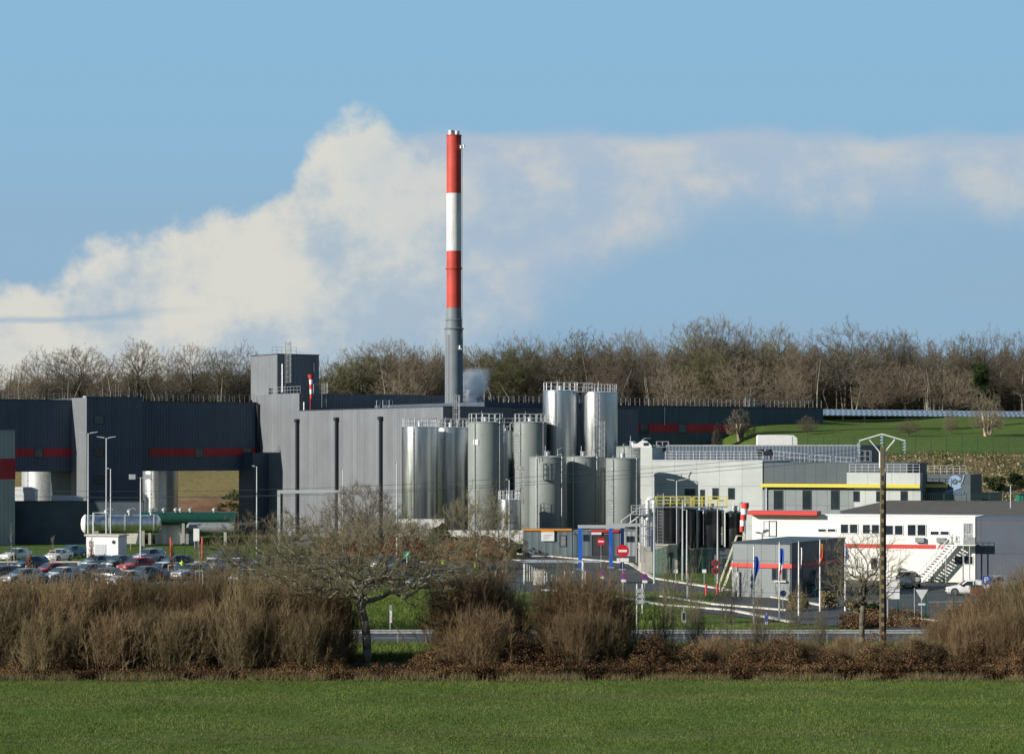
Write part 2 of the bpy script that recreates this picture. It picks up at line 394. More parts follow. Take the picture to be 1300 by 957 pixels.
def ground_mat():
    m_, t, b = mat_new('ground')
    pos = t.node('ShaderNodeNewGeometry').outputs['Position']; x, y, z = t.sep(pos)
    nb = t.noise(pos, 0.06, 5, 0.6); nf = t.noise(pos, 1.3, 6, 0.7); nm = t.noise(pos, 0.25, 5, 0.6)
    grass = t.mix(t.ss(nf, 0.3, 0.7), (0.06,0.10,0.018), (0.12,0.175,0.038))
    grass = t.mix(t.ss(nb, 0.4, 0.7, 0, 0.5), grass, (0.12,0.14,0.045))
    dry = t.mix(t.ss(nf, 0.3, 0.7), (0.16,0.13,0.055), (0.27,0.22,0.10))
    earth = t.mix(t.ss(nm, 0.35, 0.65), (0.17,0.095,0.055), (0.25,0.16,0.10))
    litter = t.mix(t.ss(nf, 0.3, 0.7), (0.03,0.022,0.012), (0.10,0.06,0.03))
    c = t.mix(0.0, grass, grass)
    # under the hedge and the bracken
    yw = t.m('ADD', y, t.m('MULTIPLY', t.m('SUBTRACT', nm, 0.5), 3.0))
    hed = t.m('MULTIPLY', t.ss(yw, 139.0, 140.5), t.ss(yw, 156, 160, 1.0, 0.0))
    c = t.mix(hed, c, litter)
    # the left hillside: earth below, dry grass above
    lh = t.m('MULTIPLY', t.ss(x, 25, 5), t.ss(y, 384, 390))
    hill = t.mix(t.ss(t.m('ADD', z, t.m('MULTIPLY', t.m('SUBTRACT', nm, 0.5), 3.0)), 4.8, 6.2), earth, dry)
    c = t.mix(lh, c, hill)
    # the stony bank on the right
    rb = t.m('MULTIPLY', t.m('MULTIPLY', t.ss(x, 28, 38), t.ss(z, 0.4, 1.2)), t.ss(t.m('ADD', z, t.m('MULTIPLY', t.m('SUBTRACT', nm, 0.5), 1.5)), 12.2, 13.2, 1.0, 0.0))
    rock = t.mix(t.ss(nf, 0.35, 0.65), (0.10,0.085,0.04), (0.22,0.17,0.09))
    rock = t.mix(t.ss(nm, 0.45, 0.62, 0, 0.8), rock, (0.04,0.06,0.018))
    c = t.mix(rb, c, rock)
    fld = t.ss(yw, 139.5, 138.5)
    def track(off):
        dd = t.m('ABSOLUTE', t.m('SUBTRACT', t.m('SUBTRACT', y, t.m('MULTIPLY', x, 0.10)), off)); return t.ss(dd, 0.12, 0.30, 1.0, 0.0)
    trk = t.m('MAXIMUM', t.m('MAXIMUM', track(112.0), track(113.9)), t.m('MAXIMUM', track(130.0), track(131.9)))
    soil = t.mix(t.ss(nf, 0.3, 0.7), (0.10,0.075,0.045), (0.17,0.13,0.08))
    c = t.mix(t.m('MULTIPLY', fld, t.m('MAXIMUM', t.m('MULTIPLY', trk, 0.8), t.ss(nf, 0.56, 0.72, 0, 0.7))), c, soil)
    wd = t.ss(t.m('ADD', y, t.m('MULTIPLY', t.m('SUBTRACT', nm, 0.5), 8)), 466, 474)
    c = t.mix(wd, c, (0.06,0.045,0.028))
    t.put(b.inputs['Base Color'], c); b.inputs['Roughness'].default_value = 0.95; b.inputs['Specular IOR Level'].default_value = 0.05
    bn = t.node('ShaderNodeBump'); bn.inputs['Strength'].default_value = 0.8; bn.inputs['Distance'].default_value = 0.15
    t.put(bn.inputs['Height'], t.noise(pos, 2.5, 6, 0.7)); t.put(b.inputs['Normal'], bn.outputs[0])
    return m_
g = np_mesh('ground', np.stack([gx.ravel(), gy.ravel(), gz.ravel()], -1), F_, ground_mat(), smooth=True); tag(g, kind='structure')
def sheet(name, pts, z, mat, t=0.0):
    mb = MB(); mb.add([(p[0],p[1],z) for p in pts], [tuple(range(len(pts)))])
    o = mb.build(name, mat); tag(o, kind='structure'); return o
def gp(*a): return [G(px,py) for px,py in a]
# asphalt
sheet('car_park', [(-80,236),(2,236),(2,284),(-80,284)], 0.05, M['asphalt'])
sheet('road', [(-140,166),(140,166),(140,176.5),(-140,176.5)], 0.045, M['asphalt'])
sheet('access_road', gp((640,766),(840,772),(1010,792),(1140,800),(1290,800),(1245,752),(1300,745),(1060,735),(1000,762),(840,738),(800,716),(620,706),(560,720)), 0.055, M['asphalt'])
sheet('yard', [(-20,287),(30,287),(30,330),(-20,330)], 0.04, M['asphalt'])
def kerb(pts, name='kerb', w=0.35, h=0.13):
    mb = MB()
    for a, b in zip(pts[:-1], pts[1:]):
        a = Vector(a); b = Vector(b); d = (b-a).normalized(); s_ = Vector((-d.y, d.x, 0))*w/2
        mb.add([a-s_, b-s_, b+s_, a+s_, a-s_+Vector((0,0,h)), b-s_+Vector((0,0,h)), b+s_+Vector((0,0,h)), a+s_+Vector((0,0,h))],
               [(0,3,2,1),(4,5,6,7),(0,1,5,4),(1,2,6,5),(2,3,7,6),(3,0,4,7)])
    o = mb.build(name, M['kerb']); o.location.z = 0.06; tag(o, kind='structure')
kerb([(-80,285,0),(-10,285,0)], w=1.0)
kerb(gp((618,707),(700,707),(800,716),(830,735),(1000,762),(1058,772)), w=0.5)
kerb(gp((690,750),(780,758),(840,769),(930,776),(1005,791)), w=0.5)
kerb(gp((620,711),(700,713),(738,715)), w=0.8)
kerb(gp((1160,787),(1200,790),(1228,793)), w=0.5)
kerb(gp((840,758),(905,768),(1000,776)), w=0.5)
# painted bays and lines
mb = MB()
for i in range(28):
    x0 = -74+i*2.7
    for (y0, y1) in ((240,245),(258,263),(263.4,268)): mb.add([(x0,y0,0.056),(x0+0.1,y0,0.056),(x0+0.1,y1,0.056),(x0,y1,0.056)], [(0,1,2,3)])
tag(mb.build('parking_bay_lines', M['paintw']), kind='structure')
mb = MB()
for (a, b) in (((1180,765),(1225,764)),((1150,742),(1205,744)),((700,720),(735,722))):
    a = G(*a); b = G(*b); mb.add([(a.x,a.y,0.061),(b.x,b.y,0.061),(b.x,b.y+0.3,0.061),(a.x,a.y+0.3,0.061)], [(0,1,2,3)])
for i in range(40): mb.add([(-100+i*5,171.1,0.05),(-97+i*5,171.1,0.05),(-97+i*5,171.25,0.05),(-100+i*5,171.25,0.05)], [(0,1,2,3)])
tag(mb.build('road_markings', M['paintw']), kind='structure')

# ------------------------------------------------------------------ building frame
class Bld:
    "a building standing on a corner (ox,oy); local x runs right/away, local y runs left/away"
    def __init__(s, name, label, cat, ox, oy, rz, z=0, group=None):
        s.o = Vector((ox, oy)); s.a = rz; s.root = thing(name, label, cat, (ox,oy,z), rz, group); s.z = z
        s.ex = Vector((math.cos(rz), math.sin(rz))); s.ey = Vector((-math.sin(rz), math.cos(rz)))
    def Wp(s, lx, ly): return s.o+s.ex*lx+s.ey*ly
    def fx(s, px, ly=0):                                 # local x where column px meets the plane y=ly
        A = s.o+s.ey*ly; k = (px-650)/FPX; return (k*A.y-A.x)/(s.ex.x-k*s.ex.y)
    def fy(s, px, lx=0):
        A = s.o+s.ex*lx; k = (px-650)/FPX; return (k*A.y-A.x)/(s.ey.x-k*s.ey.y)
    def zf(s, py, lx, ly): return WZ(py, s.Wp(lx,ly).y)-s.z
    def box(s, name, mat, x0, x1, y0, y1, z0, z1, parent=None):
        return MB().box(min(x0,x1),max(x0,x1),min(y0,y1),max(y0,y1),z0,z1).build(name, mat, parent or s.root)
    def win(s, face, off, a0, a1, z0, z1, fm='frame', gm='glass', t=0.06, name='window', mull=0):
        a0, a1 = min(a0,a1), max(a0,a1); fw = 0.08
        def bx(mb, u0, u1, w0, w1, d0, d1):
            if face == 'f': mb.box(u0,u1,off-d1,off-d0,w0,w1)
            elif face == 'l': mb.box(off-d1,off-d0,u0,u1,w0,w1)
        mb = MB()
        bx(mb,a0-fw,a1+fw,z0-fw,z0,0.0,t); bx(mb,a0-fw,a1+fw,z1,z1+fw,0.0,t); bx(mb,a0-fw,a0,z0,z1,0.0,t); bx(mb,a1,a1+fw,z0,z1,0.0,t)
        for i in range(mull):
            c = a0+(a1-a0)*(i+1)/(mull+1); bx(mb,c-0.03,c+0.03,z0,z1,0.0,t)
        f = mb.build(name, M[fm], s.root)
        pn = MB(); bx(pn,a0,a1,z0,z1,0.0,0.02); pn.build('pane', M[gm], f)
        return f
    def winp(s, face, off, px0, px1, py0, py1, **kw):
        if face == 'f': a0 = s.fx(px0,off); a1 = s.fx(px1,off); Y = s.Wp((a0+a1)/2,off).y
        else: a0 = s.fy(px0,off); a1 = s.fy(px1,off); Y = s.Wp(off,(a0+a1)/2).y
        return s.win(face, off, a0, a1, WZ(py1,Y)-s.z, WZ(py0,Y)-s.z, **kw)
def railing(parent, a, b, h=1.1, sp=1.6, r=0.03, mat='galv_dk', rails=2, name='roof_railing', topped=True):
    a = Vector(a); b = Vector(b); n_ = max(1, int((b-a).length/sp)); mb = MB()
    for i in range(n_+1):
        p = a+(b-a)*i/n_; mb.tube([p, p+Vector((0,0,h))], r, 4, 45)
    for j in range(rails):
        q = Vector((0,0,h*(j+1)/rails)); mb.tube([a+q, b+q], r*0.8, 4, 45)
    return mb.build(name, M[mat], parent)
def ladder(mb, p, z0, z1, w=0.5, cage=True, d=(0,-1), r=0.03):
    "vertical ladder; d is the side the climber stands on"
    p = Vector((p[0],p[1],0)); d = Vector((d[0],d[1],0)).normalized(); s_ = Vector((-d.y,d.x,0))*w/2
    for q in (s_, -s_): mb.tube([p+q+Vector((0,0,z0)), p+q+Vector((0,0,z1))], r, 4, 45)
    z = z0+0.3
    while z < z1: mb.tube([p-s_+Vector((0,0,z)), p+s_+Vector((0,0,z))], r*0.7, 4); z += 0.35
    if cage:
        z = z0+2.2
        c = p+d*0.35
        while z <= z1+0.05:
            pts = [c+Vector((0,0,z))+ (Matrix.Rotation(t,3,'Z')@(d*0.38)) for t in np.linspace(-2.1,2.1,8)]
            mb.tube(pts, r*0.8, 4, cap=False); z += 0.9
        for t in np.linspace(-1.6,1.6,5):
            q = c+(Matrix.Rotation(t,3,'Z')@(d*0.38)); mb.tube([q+Vector((0,0,z0+2.2)), q+Vector((0,0,z1))], r*0.6, 4)
PA = R(33)
E1 = Vector((math.cos(PA), math.sin(PA))); E2 = Vector((math.sin(PA), -math.cos(PA)))
# --- gallery wings: plane through (-77.6,358) along E1
A0 = Vector((-77.6,358.0)); ZT = 21.1; ZB = 10.25
def gallery(name, label, px0, px1, wins, band0=None, legs=(), rail=True):
    b = Bld(name, label, 'building', A0.x, A0.y, PA)
    x0 = b.fx(px0); x1 = b.fx(px1)
    b.root.location = (*b.Wp(x0,0), 0); b.o = b.Wp(x0,0); L = x1-x0
    b.box('wall', M['clad_dark'], 0, L, 0, 9, ZB, ZT)
    b.box('coping', M['frame'], -0.02, L+0.02, -0.08, 9.08, ZT, ZT+0.18)
    bx0 = 0.0 if band0 is None else b.fx(band0)
    b.box('red_band', M['red_band'], bx0, L, -0.05, -0.001, 12.55, 13.85)
    for a, c in wins: b.winp('f', -0.05, a, c, 569, 580)
    for a, c in legs: b.box('pier', M['clad_dark'], b.fx(a), b.fx(c), 0.2, 2.2, 0, ZB-0.01)
    railing(b.root, (0,0.5,ZT+0.18), (L,0.5,ZT+0.18), 1.15, 0.9, 0.028)
    railing(b.root, (0,8.5,ZT+0.18), (L,8.5,ZT+0.18), 1.15, 1.3, 0.028)
    return b
gallery('gallery_building', 'dark slate raised gallery at the left edge, ending at the stair tower', -90, 91.0, [(44,54),(-10,0)], legs=((-60,-40),))
gallery('gallery_building', 'dark slate raised gallery bridging an open passage right of the stair tower', 181, 325, [(248,258),(309,319)], band0=190, legs=((317,325.5),))
b = Bld('stair_tower', 'grey stair tower with one sunlit edge and a shade-coloured front, between the two raised galleries', 'tower', A0.x, A0.y, PA)
xL = b.fx(91); q = b.Wp(xL, 0)
b.o = q; b.root.location = (*q, 0); yN = b.fy(110)       # out towards the viewer
b.o = b.Wp(0, yN); b.root.location = (*b.o, 0); D_ = -yN; xR = b.fx(181)
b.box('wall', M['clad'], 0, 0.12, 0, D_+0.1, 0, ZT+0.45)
b.box('front_wall', M['clad_dark'], 0.12, xR, 0, D_+9, 0, ZT+0.43)  # same cladding as the sunlit edge, its shade put into the colour
b.box('coping', M['frame'], -0.03, xR+0.05, -0.06, 0.3, ZT+0.45, ZT+0.62)
for py0, py1 in ((528,537),(569,579),(604,614)): b.winp('f', 0, 120, 131.5, py0, py1)
railing(b.root, (0.2,0.3,ZT+0.6), (xR-0.2,0.3,ZT+0.6), 1.1, 1.0, 0.028)
mb = MB(); ladder(mb, (0.6*xR, 1.2), ZT+0.4, ZT+2.6, cage=False); mb.box(0.05,2.4,0.3,1.6,ZT+0.45,ZT+0.7); mb.build('roof_hatch', M['galv'], b.root)
# --- process hall: sunlit face from px 327 to px 562
b = Bld('process_hall', 'tall grey ribbed hall with a square lift tower on its roof, left of the tanks', 'building', *(A0), PA)
xa = b.fx(327.5); b.o = b.Wp(xa, 0); 
yN = b.fy(562.5); b.o = b.Wp(0, yN); b.root.location = (*b.o, 0); LN = -yN
HALL = b; H1 = 19.65
y380 = b.fy(380); D380 = b.Wp(0,y380).y; H2 = WZ(499, D380); y341 = b.fy(341)
b.box('wall', M['clad'], 0, 34, 0, y380, 0, H1)
b.box('coping', M['frame'], -0.05, 34, -0.05, y380, H1, H1+0.12)
b.box('upper_block', M['clad'], 0.002, 34, y380, LN+2, 0, H2)
xst = b.fx(431, y380); 
b.box('roof_step', M['clad_dark'], 34, 37, y380+0.5, LN, H1-3, H2-0.6)
XE_ = b.fx(615, 10); b.box('link_block', M['clad_dark'], 34, XE_, 10, LN-2, 0, H1+1.0)
b.box('low_annex', M['clad_dark'], -2.8, 0, y341, y341+5, 0, WZ(575, b.Wp(0,y341).y))
# downpipes
for px, py0 in ((379,536),(429,534),(485,533)):
    yy_ = b.fy(px); zt = b.zf(py0,0,yy_); mb = MB(); mb.box(-0.45,-0.02,yy_-0.22,yy_+0.22,0.3,zt); mb.box(-0.6,-0.02,yy_-0.36,yy_+0.36,zt,zt+0.5); mb.build('downpipe', M['pipe'], b.root)
yy_ = b.fy(329.5); MB().box(-0.45,-0.02,yy_-0.22,yy_+0.3,6,b.zf(513,0,yy_)).build('downpipe', M['pipe'], b.root)
# lift tower on the roof
yc = b.fy(352, 6); k_ = b.Wp(6, yc); HT = WZ(450, k_.y); yl = b.fy(318.5, 6); xr = b.fx(405, yc)
b.box('lift_tower', M['clad'], 6, xr, yc, yl, H2-0.5, HT)
b.box('tower_coping', M['frame'], 5.93, xr+0.07, yc-0.07, yl+0.07, HT, HT+0.15)
dy = b.fy(344, 6); b.win('l', 6, dy-0.5, dy+0.5, H2+0.15, H2+1.3, name='door')
mb = MB(); xl_ = b.fx(364, yc); ladder(mb, (xl_, yc-0.35), H2, HT+2.2, 0.9, d=(0,-1), r=0.045); mb.build('ladder', M['galv'], b.root)
railing(b.root, (xl_-2.5,yc+0.4,HT+0.15),(xl_+2,yc+0.4,HT+0.15), 1.1, 0.8, 0.03)
for px, py0, py1 in ((358,462,498),(398,461,472)):
    xx = b.fx(px, yc); mb = MB(); mb.tube([(xx,yc-0.15,b.zf(py1,xx,yc)),(xx,yc-0.15,b.zf(py0,xx,yc))],0.13,6); mb.build('vent_pipe', M['galv'], b.root)
railing(b.root, (0.4, y380+0.4, H2),(0.4, b.fy(341,0.4), H2), 1.1, 1.0, 0.035, 'galv')
mb = MB(); xx = b.fx(410, y380); ladder(mb, (xx, y380-0.4), H1+0.6, H2+1.6, 0.8, d=(0,-1), r=0.045)
mb.tube([(xx-1.8,y380-.2,H2+1.4),(xx,y380-.2,H2+1.4)],0.04,4); mb.tube([(xx-1.8,y380-.2,H2),(xx-1.8,y380-.2,H2+1.4)],0.04,4); mb.build('ladder', M['galv'], b.root)
for px in (385.5,):
    xx = b.fx(px, y380); MB().tube([(xx,y380-.15,H1),(xx,y380-.15,H1+1.4)],0.12,6).build('vent_pipe', M['galv'], b.root)
for px in (478,486,494):
    yy_ = b.fy(px,0.8); mb = MB(); mb.tube([(0.8,yy_,H1),(0.8,yy_,H1+1.25),(1.4,yy_,H1+1.25),(1.4,yy_,H1)],0.045,4); mb.build('roof_bracket', M['galv'], b.root)
mb = MB(); xx = 3.0; ladder(mb, (b.fx(576,0.0), -0.6), 11, H1+1.6, 0.9, d=(0,-1), r=0.05); mb.build('ladder', M['galv'], b.root)
railing(b.root, (34,10,H1+1.0),(XE_,10,H1+1.0), 1.1, 1.2, 0.03)
# wind sock mast on the roof
q = b.Wp(b.fx(394,y380-1.5), y380-1.5); zb_ = H1
t = thing('wind_sock', 'red and white wind sock on the hall roof in front of the lift tower', 'wind sock', (q.x,q.y,zb_))
zt_ = WZ(475,q.y)-zb_
MB().tube([(0,0,0),(0,0,zt_)],[0.07,0.05],6).build('mast', M['red'], t)
mb = MB(); zz = zt_-0.1
for i in range(5):
    mb.cur = i % 2; mb.lathe([(0.34-0.03*i if i else 0.55,0),(0.30-0.03*i,-0.75)],(0.12,-0.05,zz),10); zz -= 0.75
mb.build('sock', [M['orange_red'],M['white']], t, True)
# --- long rear building
q0 = Vector((WX(590,392),392.0))
b = Bld('rear_warehouse', 'long dark slate warehouse with a red band running from behind the tanks into the grass', 'building', q0.x, q0.y, PA)
x1 = b.fx(1045)
b.box('wall', M['clad_dark'], 0, x1, 0, 16, 0, ZT)
b.box('coping', M['frame'], -0.05, x1+0.05, -0.08, 16, ZT, ZT+0.2)
a_, c_ = b.fx(807), b.fx(952)
zb0 = WZ(549, b.Wp(b.fx(870),0).y)
b.box('red_band', M['red_band'], a_, c_, -0.06, -0.001, zb0, zb0+1.55)
for px in (818,866): b.win('f', -0.06, b.fx(px-5), b.fx(px+5), zb0-0.15, zb0+1.45)
railing(b.root, (0,0.5,ZT+0.2),(x1,0.5,ZT+0.2), 1.3, 1.0, 0.035, 'galv')
mb = MB(); xx = b.fx(955); mb.box(xx-1.1,xx+1.1,0.6,0.8,ZT+0.3,ZT+2.0); 
mb = MB()
for (u0,u1,v0,v1) in ((-1.1,1.1,0,.12),(-1.1,1.1,1.6,1.72),(-1.1,-.98,0,1.72),(.98,1.1,0,1.72),(-.06,.06,0,1.72),(-1.1,1.1,.8,.9)): mb.box(xx+u0,xx+u1,0.6,0.72,ZT+.2+v0,ZT+.2+v1)
mb.build('access_gate', M['galv'], b.root)
for px in (843,): xx = b.fx(px); MB().box(xx-.08,xx+.08,-0.2,-0.07,ZT-3.2,ZT-0.1).build('downpipe', M['galv'], b.root)
# --- striped building at the very left
b = Bld('striped_building', 'pale grey corner building with a deep red stripe at the extreme left edge', 'building', WX(19,338), 338, PA)
zt_ = WZ(547,338)
b.box('wall', M['clad_lt'], -25, 0, 0, 12, 0, zt_)
b.box('red_stripe', M['red_band'], -25, 0.04, -0.05, 12.05, WZ(608,338), WZ(582,338))
b.box('coping', M['galv_dk'], -25, 0.06, -0.06, 12, zt_, zt_+0.15)
# --- retaining wall and things under the gallery
b = Bld('retaining_wall', 'long dark retaining wall at the foot of the stair tower, behind the grass strip', 'wall', WX(-60,342), 342, 0)
b.box('panel', M['dk_conc'], 0, WX(182,342)-WX(-60,342), 0, 0.6, 0, WZ(637,342))
b.box('cap', M['pipe'], -0.02, WX(182,342)-WX(-60,342)+0.02, -0.05, 0.65, WZ(637,342), WZ(637,342)+0.15)
def drum(name, label, px0, px1, pytop, Y, mat, z0=0, dome=0.35, k=40, rings=True, cat='tank', top_rail=False, group=None, extras=(), slot='shell'):
    r = (px1-px0)/2/FPX*Y; zt = WZ(pytop, Y-r*0.2)-z0; cx = WX((px0+px1)/2, Y)
    t = thing(name, label, cat, (cx,Y,z0), random.uniform(0,0.5), group)
    mb = MB(); prof = [(r*0.985,0),(r,0.05)]
    z = 2.0
    if rings:
        for z in (zt-1.0, zt-1.7): prof += [(r,z-0.04),(r+0.02,z-.035),(r+0.02,z+.035),(r,z+0.04)] if z > 1.5 and mat != M['steel'] else []
        prof[2:] = sorted(prof[2:], key=lambda q: q[1])
    prof += [(r,zt-0.12),(r+0.05,zt-0.08),(r+0.05,zt),(r*0.97,zt+0.04),(r*0.5,zt+dome*0.8),(0.05,zt+dome)]
    mb.lathe(prof, k=k); mb.build(slot, mat, t, True)
    if top_rail:
        mb = MB(); n_ = 16; h = 1.15; rr = r*0.95
        for i in range(n_):
            a = 2*math.pi*i/n_; mb.tube([(rr*math.cos(a),rr*math.sin(a),zt),(rr*math.cos(a),rr*math.sin(a),zt+h)],0.03,4)
        for hh in (h*0.5,h): mb.tube([(rr*math.cos(a),rr*math.sin(a),zt+hh) for a in np.linspace(0,2*math.pi,25)],0.028,4)
        mb.build('guard_rail', M['galv'], t)
    mb = MB(); mb.lathe([(0.35,0),(0.35,0.45),(0.42,0.46),(0.42,0.55),(0.05,0.6)],(0,0,zt+dome*0.8),14); mb.build('manhole', M['galv'], t, True)
    if r > 1.2:
        for a_ in ((-1.9,) if mat == M['steel'] else (-2.2,-0.75)):
            pm = MB(); ca, sa = math.cos(a_-t.rotation_euler.z), math.sin(a_-t.rotation_euler.z); rr_ = r+.14; pm.tube([(ca*r*.8,sa*r*.8,zt+.35),(ca*rr_,sa*rr_,zt+.35),(ca*rr_,sa*rr_,zt-.2),(ca*rr_,sa*rr_,.3)],.055,6)
            z = 1.5
            while z < zt: pm.tube([(ca*r*.99,sa*r*.99,z),(ca*(rr_+.08),sa*(rr_+.08),z)],.07,5); z += 2.4
            pm.build('riser_pipe', M['galv'], t, True)
    mb = MB(); mb.tube([(r*.4,-r*.5,zt),(r*.4,-r*.5,zt+1.0),(r*.55,-r*.5,zt+1.15),(r*.9,-r*.4,zt+1.15)],0.07,8)
    mb.tube([(-r*.3,-r*.4,zt),(-r*.3,-r*.4,zt+0.8)],0.11,8); mb.tube([(-r*.3,-r*.4,zt+0.8),(-r*.3,-r*.4,zt+1.5)],0.035,6); mb.build('vent_pipe', M['galv'], t, True)
    return t, r, zt
drum('storage_silo', 'white insulated tank seen under the left gallery, beyond the retaining wall', 28, 88, 590, 385, M['galv'], cat='silo')
drum('storage_silo', 'broad steel silo standing in the passage under the right-hand gallery', 179, 226, 590, 392, M['steel'], cat='silo')
random.seed(4)
# --- tank farm
def farm(label, px0, px1, py, Y, mat, **kw): return drum('storage_silo', label, px0, px1, py, Y, M[mat], cat='silo', dome=0.18, **kw)
farm('gleaming steel silo at the left end of the tank farm, nearest the grey hall', 510, 556.5, 542, 326, 'steel', top_rail=True)
farm('steel silo half hidden between the leftmost steel silo and the large grey-green silo', 550, 595, 543, 331, 'steel', top_rail=True)
S3 = farm('large grey-green silo with a small white plate, right of the two low steel silos', 594, 639.5, 536, 321, 'green_grey', top_rail=True)
farm('narrow steel silo squeezed behind the large grey-green silo', 632, 654, 547, 334, 'steel')
farm('grey-green silo at the back, left of the pair of tallest steel silos', 652, 694, 536, 331, 'green_grey', top_rail=True)
T1 = farm('left one of the two tallest steel silos, rising above the whole tank farm', 689, 734.5, 496, 334, 'steel', top_rail=True)
T2 = farm('right one of the two tallest steel silos, with caged ladders down its front', 738.5, 784, 498, 334, 'steel', top_rail=True)
G1 = farm('leftmost of the three front grey-green silos, best lit, above the grey cabins', 672, 718, 580, 315, 'green_grey')
G2 = farm('middle one of the three front grey-green silos, half in shadow', 719, 762, 580, 319, 'green_grey')
G3 = farm('rightmost of the three front grey-green silos, beside the pale grey building', 769, 812, 582, 312, 'green_grey')
farm('grey-green silo behind the right front silo, its top just below the warehouse windows', 782, 826, 567, 326, 'green_grey')
SM = farm('small steel tank behind the bare multi-stemmed tree, with a walkway on its top', 632, 662, 634, 309, 'steel', top_rail=True)
MB().box(-0.4,0.35,-0.06,0,-0.35,0.35).build('name_plate', M['white'], S3[0], loc=(-S3[1]*math.sin(0.75),-S3[1]*math.cos(0.75)-0.03,S3[2]-2.7), rz=-0.75)
# ladders / access towers
def ltower(label, px, py0, py1, Y, group=None, cage=True, w=0.8, name='access_ladder'):
    t = thing(name, label, 'ladder', (WX(px,Y),Y,WZ(py1,Y)), 0, group); mb = MB(); ladder(mb,(0,0),0,WZ(py0,Y)-WZ(py1,Y),w,cage,r=0.04)
    mb.build('rails', M['galv'], t); return t
def perch(root, w, d, z, h=1.1, mat='galv'):
    mb = MB(); mb.box(-w/2,w/2,-d/2,d/2,z-0.08,z)
    c = [(-w/2,-d/2),(w/2,-d/2),(w/2,d/2),(-w/2,d/2)]
    for i in range(4):
        a = Vector((*c[i],z)); b_ = Vector((*c[(i+1)%4],z)); n_ = 3
        for j in range(n_): p = a+(b_-a)*j/n_; mb.tube([p,p+Vector((0,0,h))],0.04,4,45)
        for hh in (h/3,h*2/3,h): mb.tube([a+Vector((0,0,hh)),b_+Vector((0,0,hh))],0.035,4,45)
    mb.build('platform', M[mat], root)
t = ltower('caged ladder with a landing beside the large grey-green silo', 661, 591, 640, 310); perch(t, 1.6, 1.2, WZ(594,310)-WZ(640,310), 2.1)
ltower('upper caged ladder from the roof level behind the landing cage', 655, 548, 574, 311)
t = ltower('long ladder between the middle and right front grey-green silos', 774.5, 600, 656, 308, cage=True)
ltower('upper caged ladder on the front of the right tall steel silo', 758, 497, 560, 331.2)
ltower('lower caged ladder on the front of the right tall steel silo', 764, 535, 600, 331.2)
# catwalk across the low silos
t = thing('catwalk', 'steel catwalk with handrails running across the silo tops behind the large grey-green silo', 'walkway', (WX(512,334),334,WZ(541,334)))
L_ = WX(690,334)-WX(512,334); MB().box(0,L_,-0.5,0.5,-0.1,0).build('deck', M['galv_dk'], t)
railing(t, (0,-0.5,0),(L_,-0.5,0),1.1,1.1,0.035,'galv',name='handrail'); railing(t,(0,0.5,0),(L_,0.5,0),1.1,1.1,0.035,'galv',name='handrail')
t = thing('catwalk', 'short steel catwalk joining the tops of the two tallest silos', 'walkway', (WX(722,332.6),332.6,WZ(497,333)))
L_ = WX(752,332.6)-WX(722,332.6); MB().box(0,L_,-0.5,0.5,-0.1,0).build('deck', M['galv_dk'], t)
railing(t,(0,-0.5,0),(L_,-0.5,0),1.2,1.1,0.035,'galv',name='handrail'); railing(t,(0,0.5,0),(L_,0.5,0),1.2,1.1,0.035,'galv',name='handrail')
# --- chimney
Yc = 380.0; cx = WX(576.3,Yc); sc = Yc/FPX
t = thing('chimney', 'very tall factory chimney with red, white and red bands above a grey shaft', 'chimney', (cx,Yc,0))
def zc(py): return WZ(py,Yc)
MB().lathe([(1.45,0),(1.45,zc(412)-1.2),(1.25,zc(405)),(1.2,zc(391))],k=36).build('shaft', M['grey_chim'], t, True)
mb = MB(); mb.lathe([(1.19,zc(391)),(1.19,zc(319))],k=36,cap=False); mb.lathe([(1.36,zc(342)),(1.36,zc(340))],k=36); mb.build('lower_red_band', M['red_chim'], t, True)
MB().lathe([(1.2,zc(319)),(1.2,zc(246))],k=36,cap=False).build('white_band', M['white_chim'], t, True)
MB().lathe([(1.19,zc(246)),(1.19,zc(173.5)),(1.26,zc(173)),(1.26,zc(172)),(0.9,zc(172)+0.02)],k=36).build('upper_red_band', M['red_chim'], t, True)
mb = MB(); mb.lathe([(0.5,0),(0.5,0.9)],(-.45,0,zc(173)),16); mb.lathe([(0.4,0),(0.4,0.8)],(.5,.1,zc(173)),16); mb.build('flue', M['galv'], t, True)
mb = MB(); mb.lathe([(1.32,zc(419)),(1.62,zc(418)),(1.62,zc(417)),(1.32,zc(416))],k=36); mb.lathe([(1.2,zc(408)),(1.4,zc(407)),(1.4,zc(406)),(1.2,zc(405))],k=36); mb.build('flange', M['grey_chim'], t, True)
mb = MB(); mb.box(1.1,1.8,-1.3,-0.9,zc(190),zc(190)+.12); mb.lathe([(.16,0),(.16,.5)],(1.6,-1.1,zc(189)),10); mb.lathe([(.16,0),(.16,.5)],(1.15,-1.2,zc(190)),10); mb.build('warning_lamp', M['white'], t, True)
mb = MB(); mb.box(.7,1.3,-1.6,-1.2,zc(444),zc(444)+.12); mb.lathe([(.16,0),(.16,.5)],(1.0,-1.5,zc(443)),10); mb.build('warning_lamp', M['white'], t, True)
mb = MB(); ladder(mb,(-0.9,-1.3),zc(520),zc(425),0.5,False,r=0.03); mb.tube([(1.35,-1.0,zc(430)),(1.35,-1.0,zc(185))],0.05,5); mb.build('ladder', M['grey_chim'], t)
for a in (-1.1,0.2,1.3): MB().tube([(a,-1.15+abs(a)*.3,zc(418)),(a*.8,-1.05+abs(a)*.25,zc(406))],0.08,5).build('stay', M['galv_dk'], t)
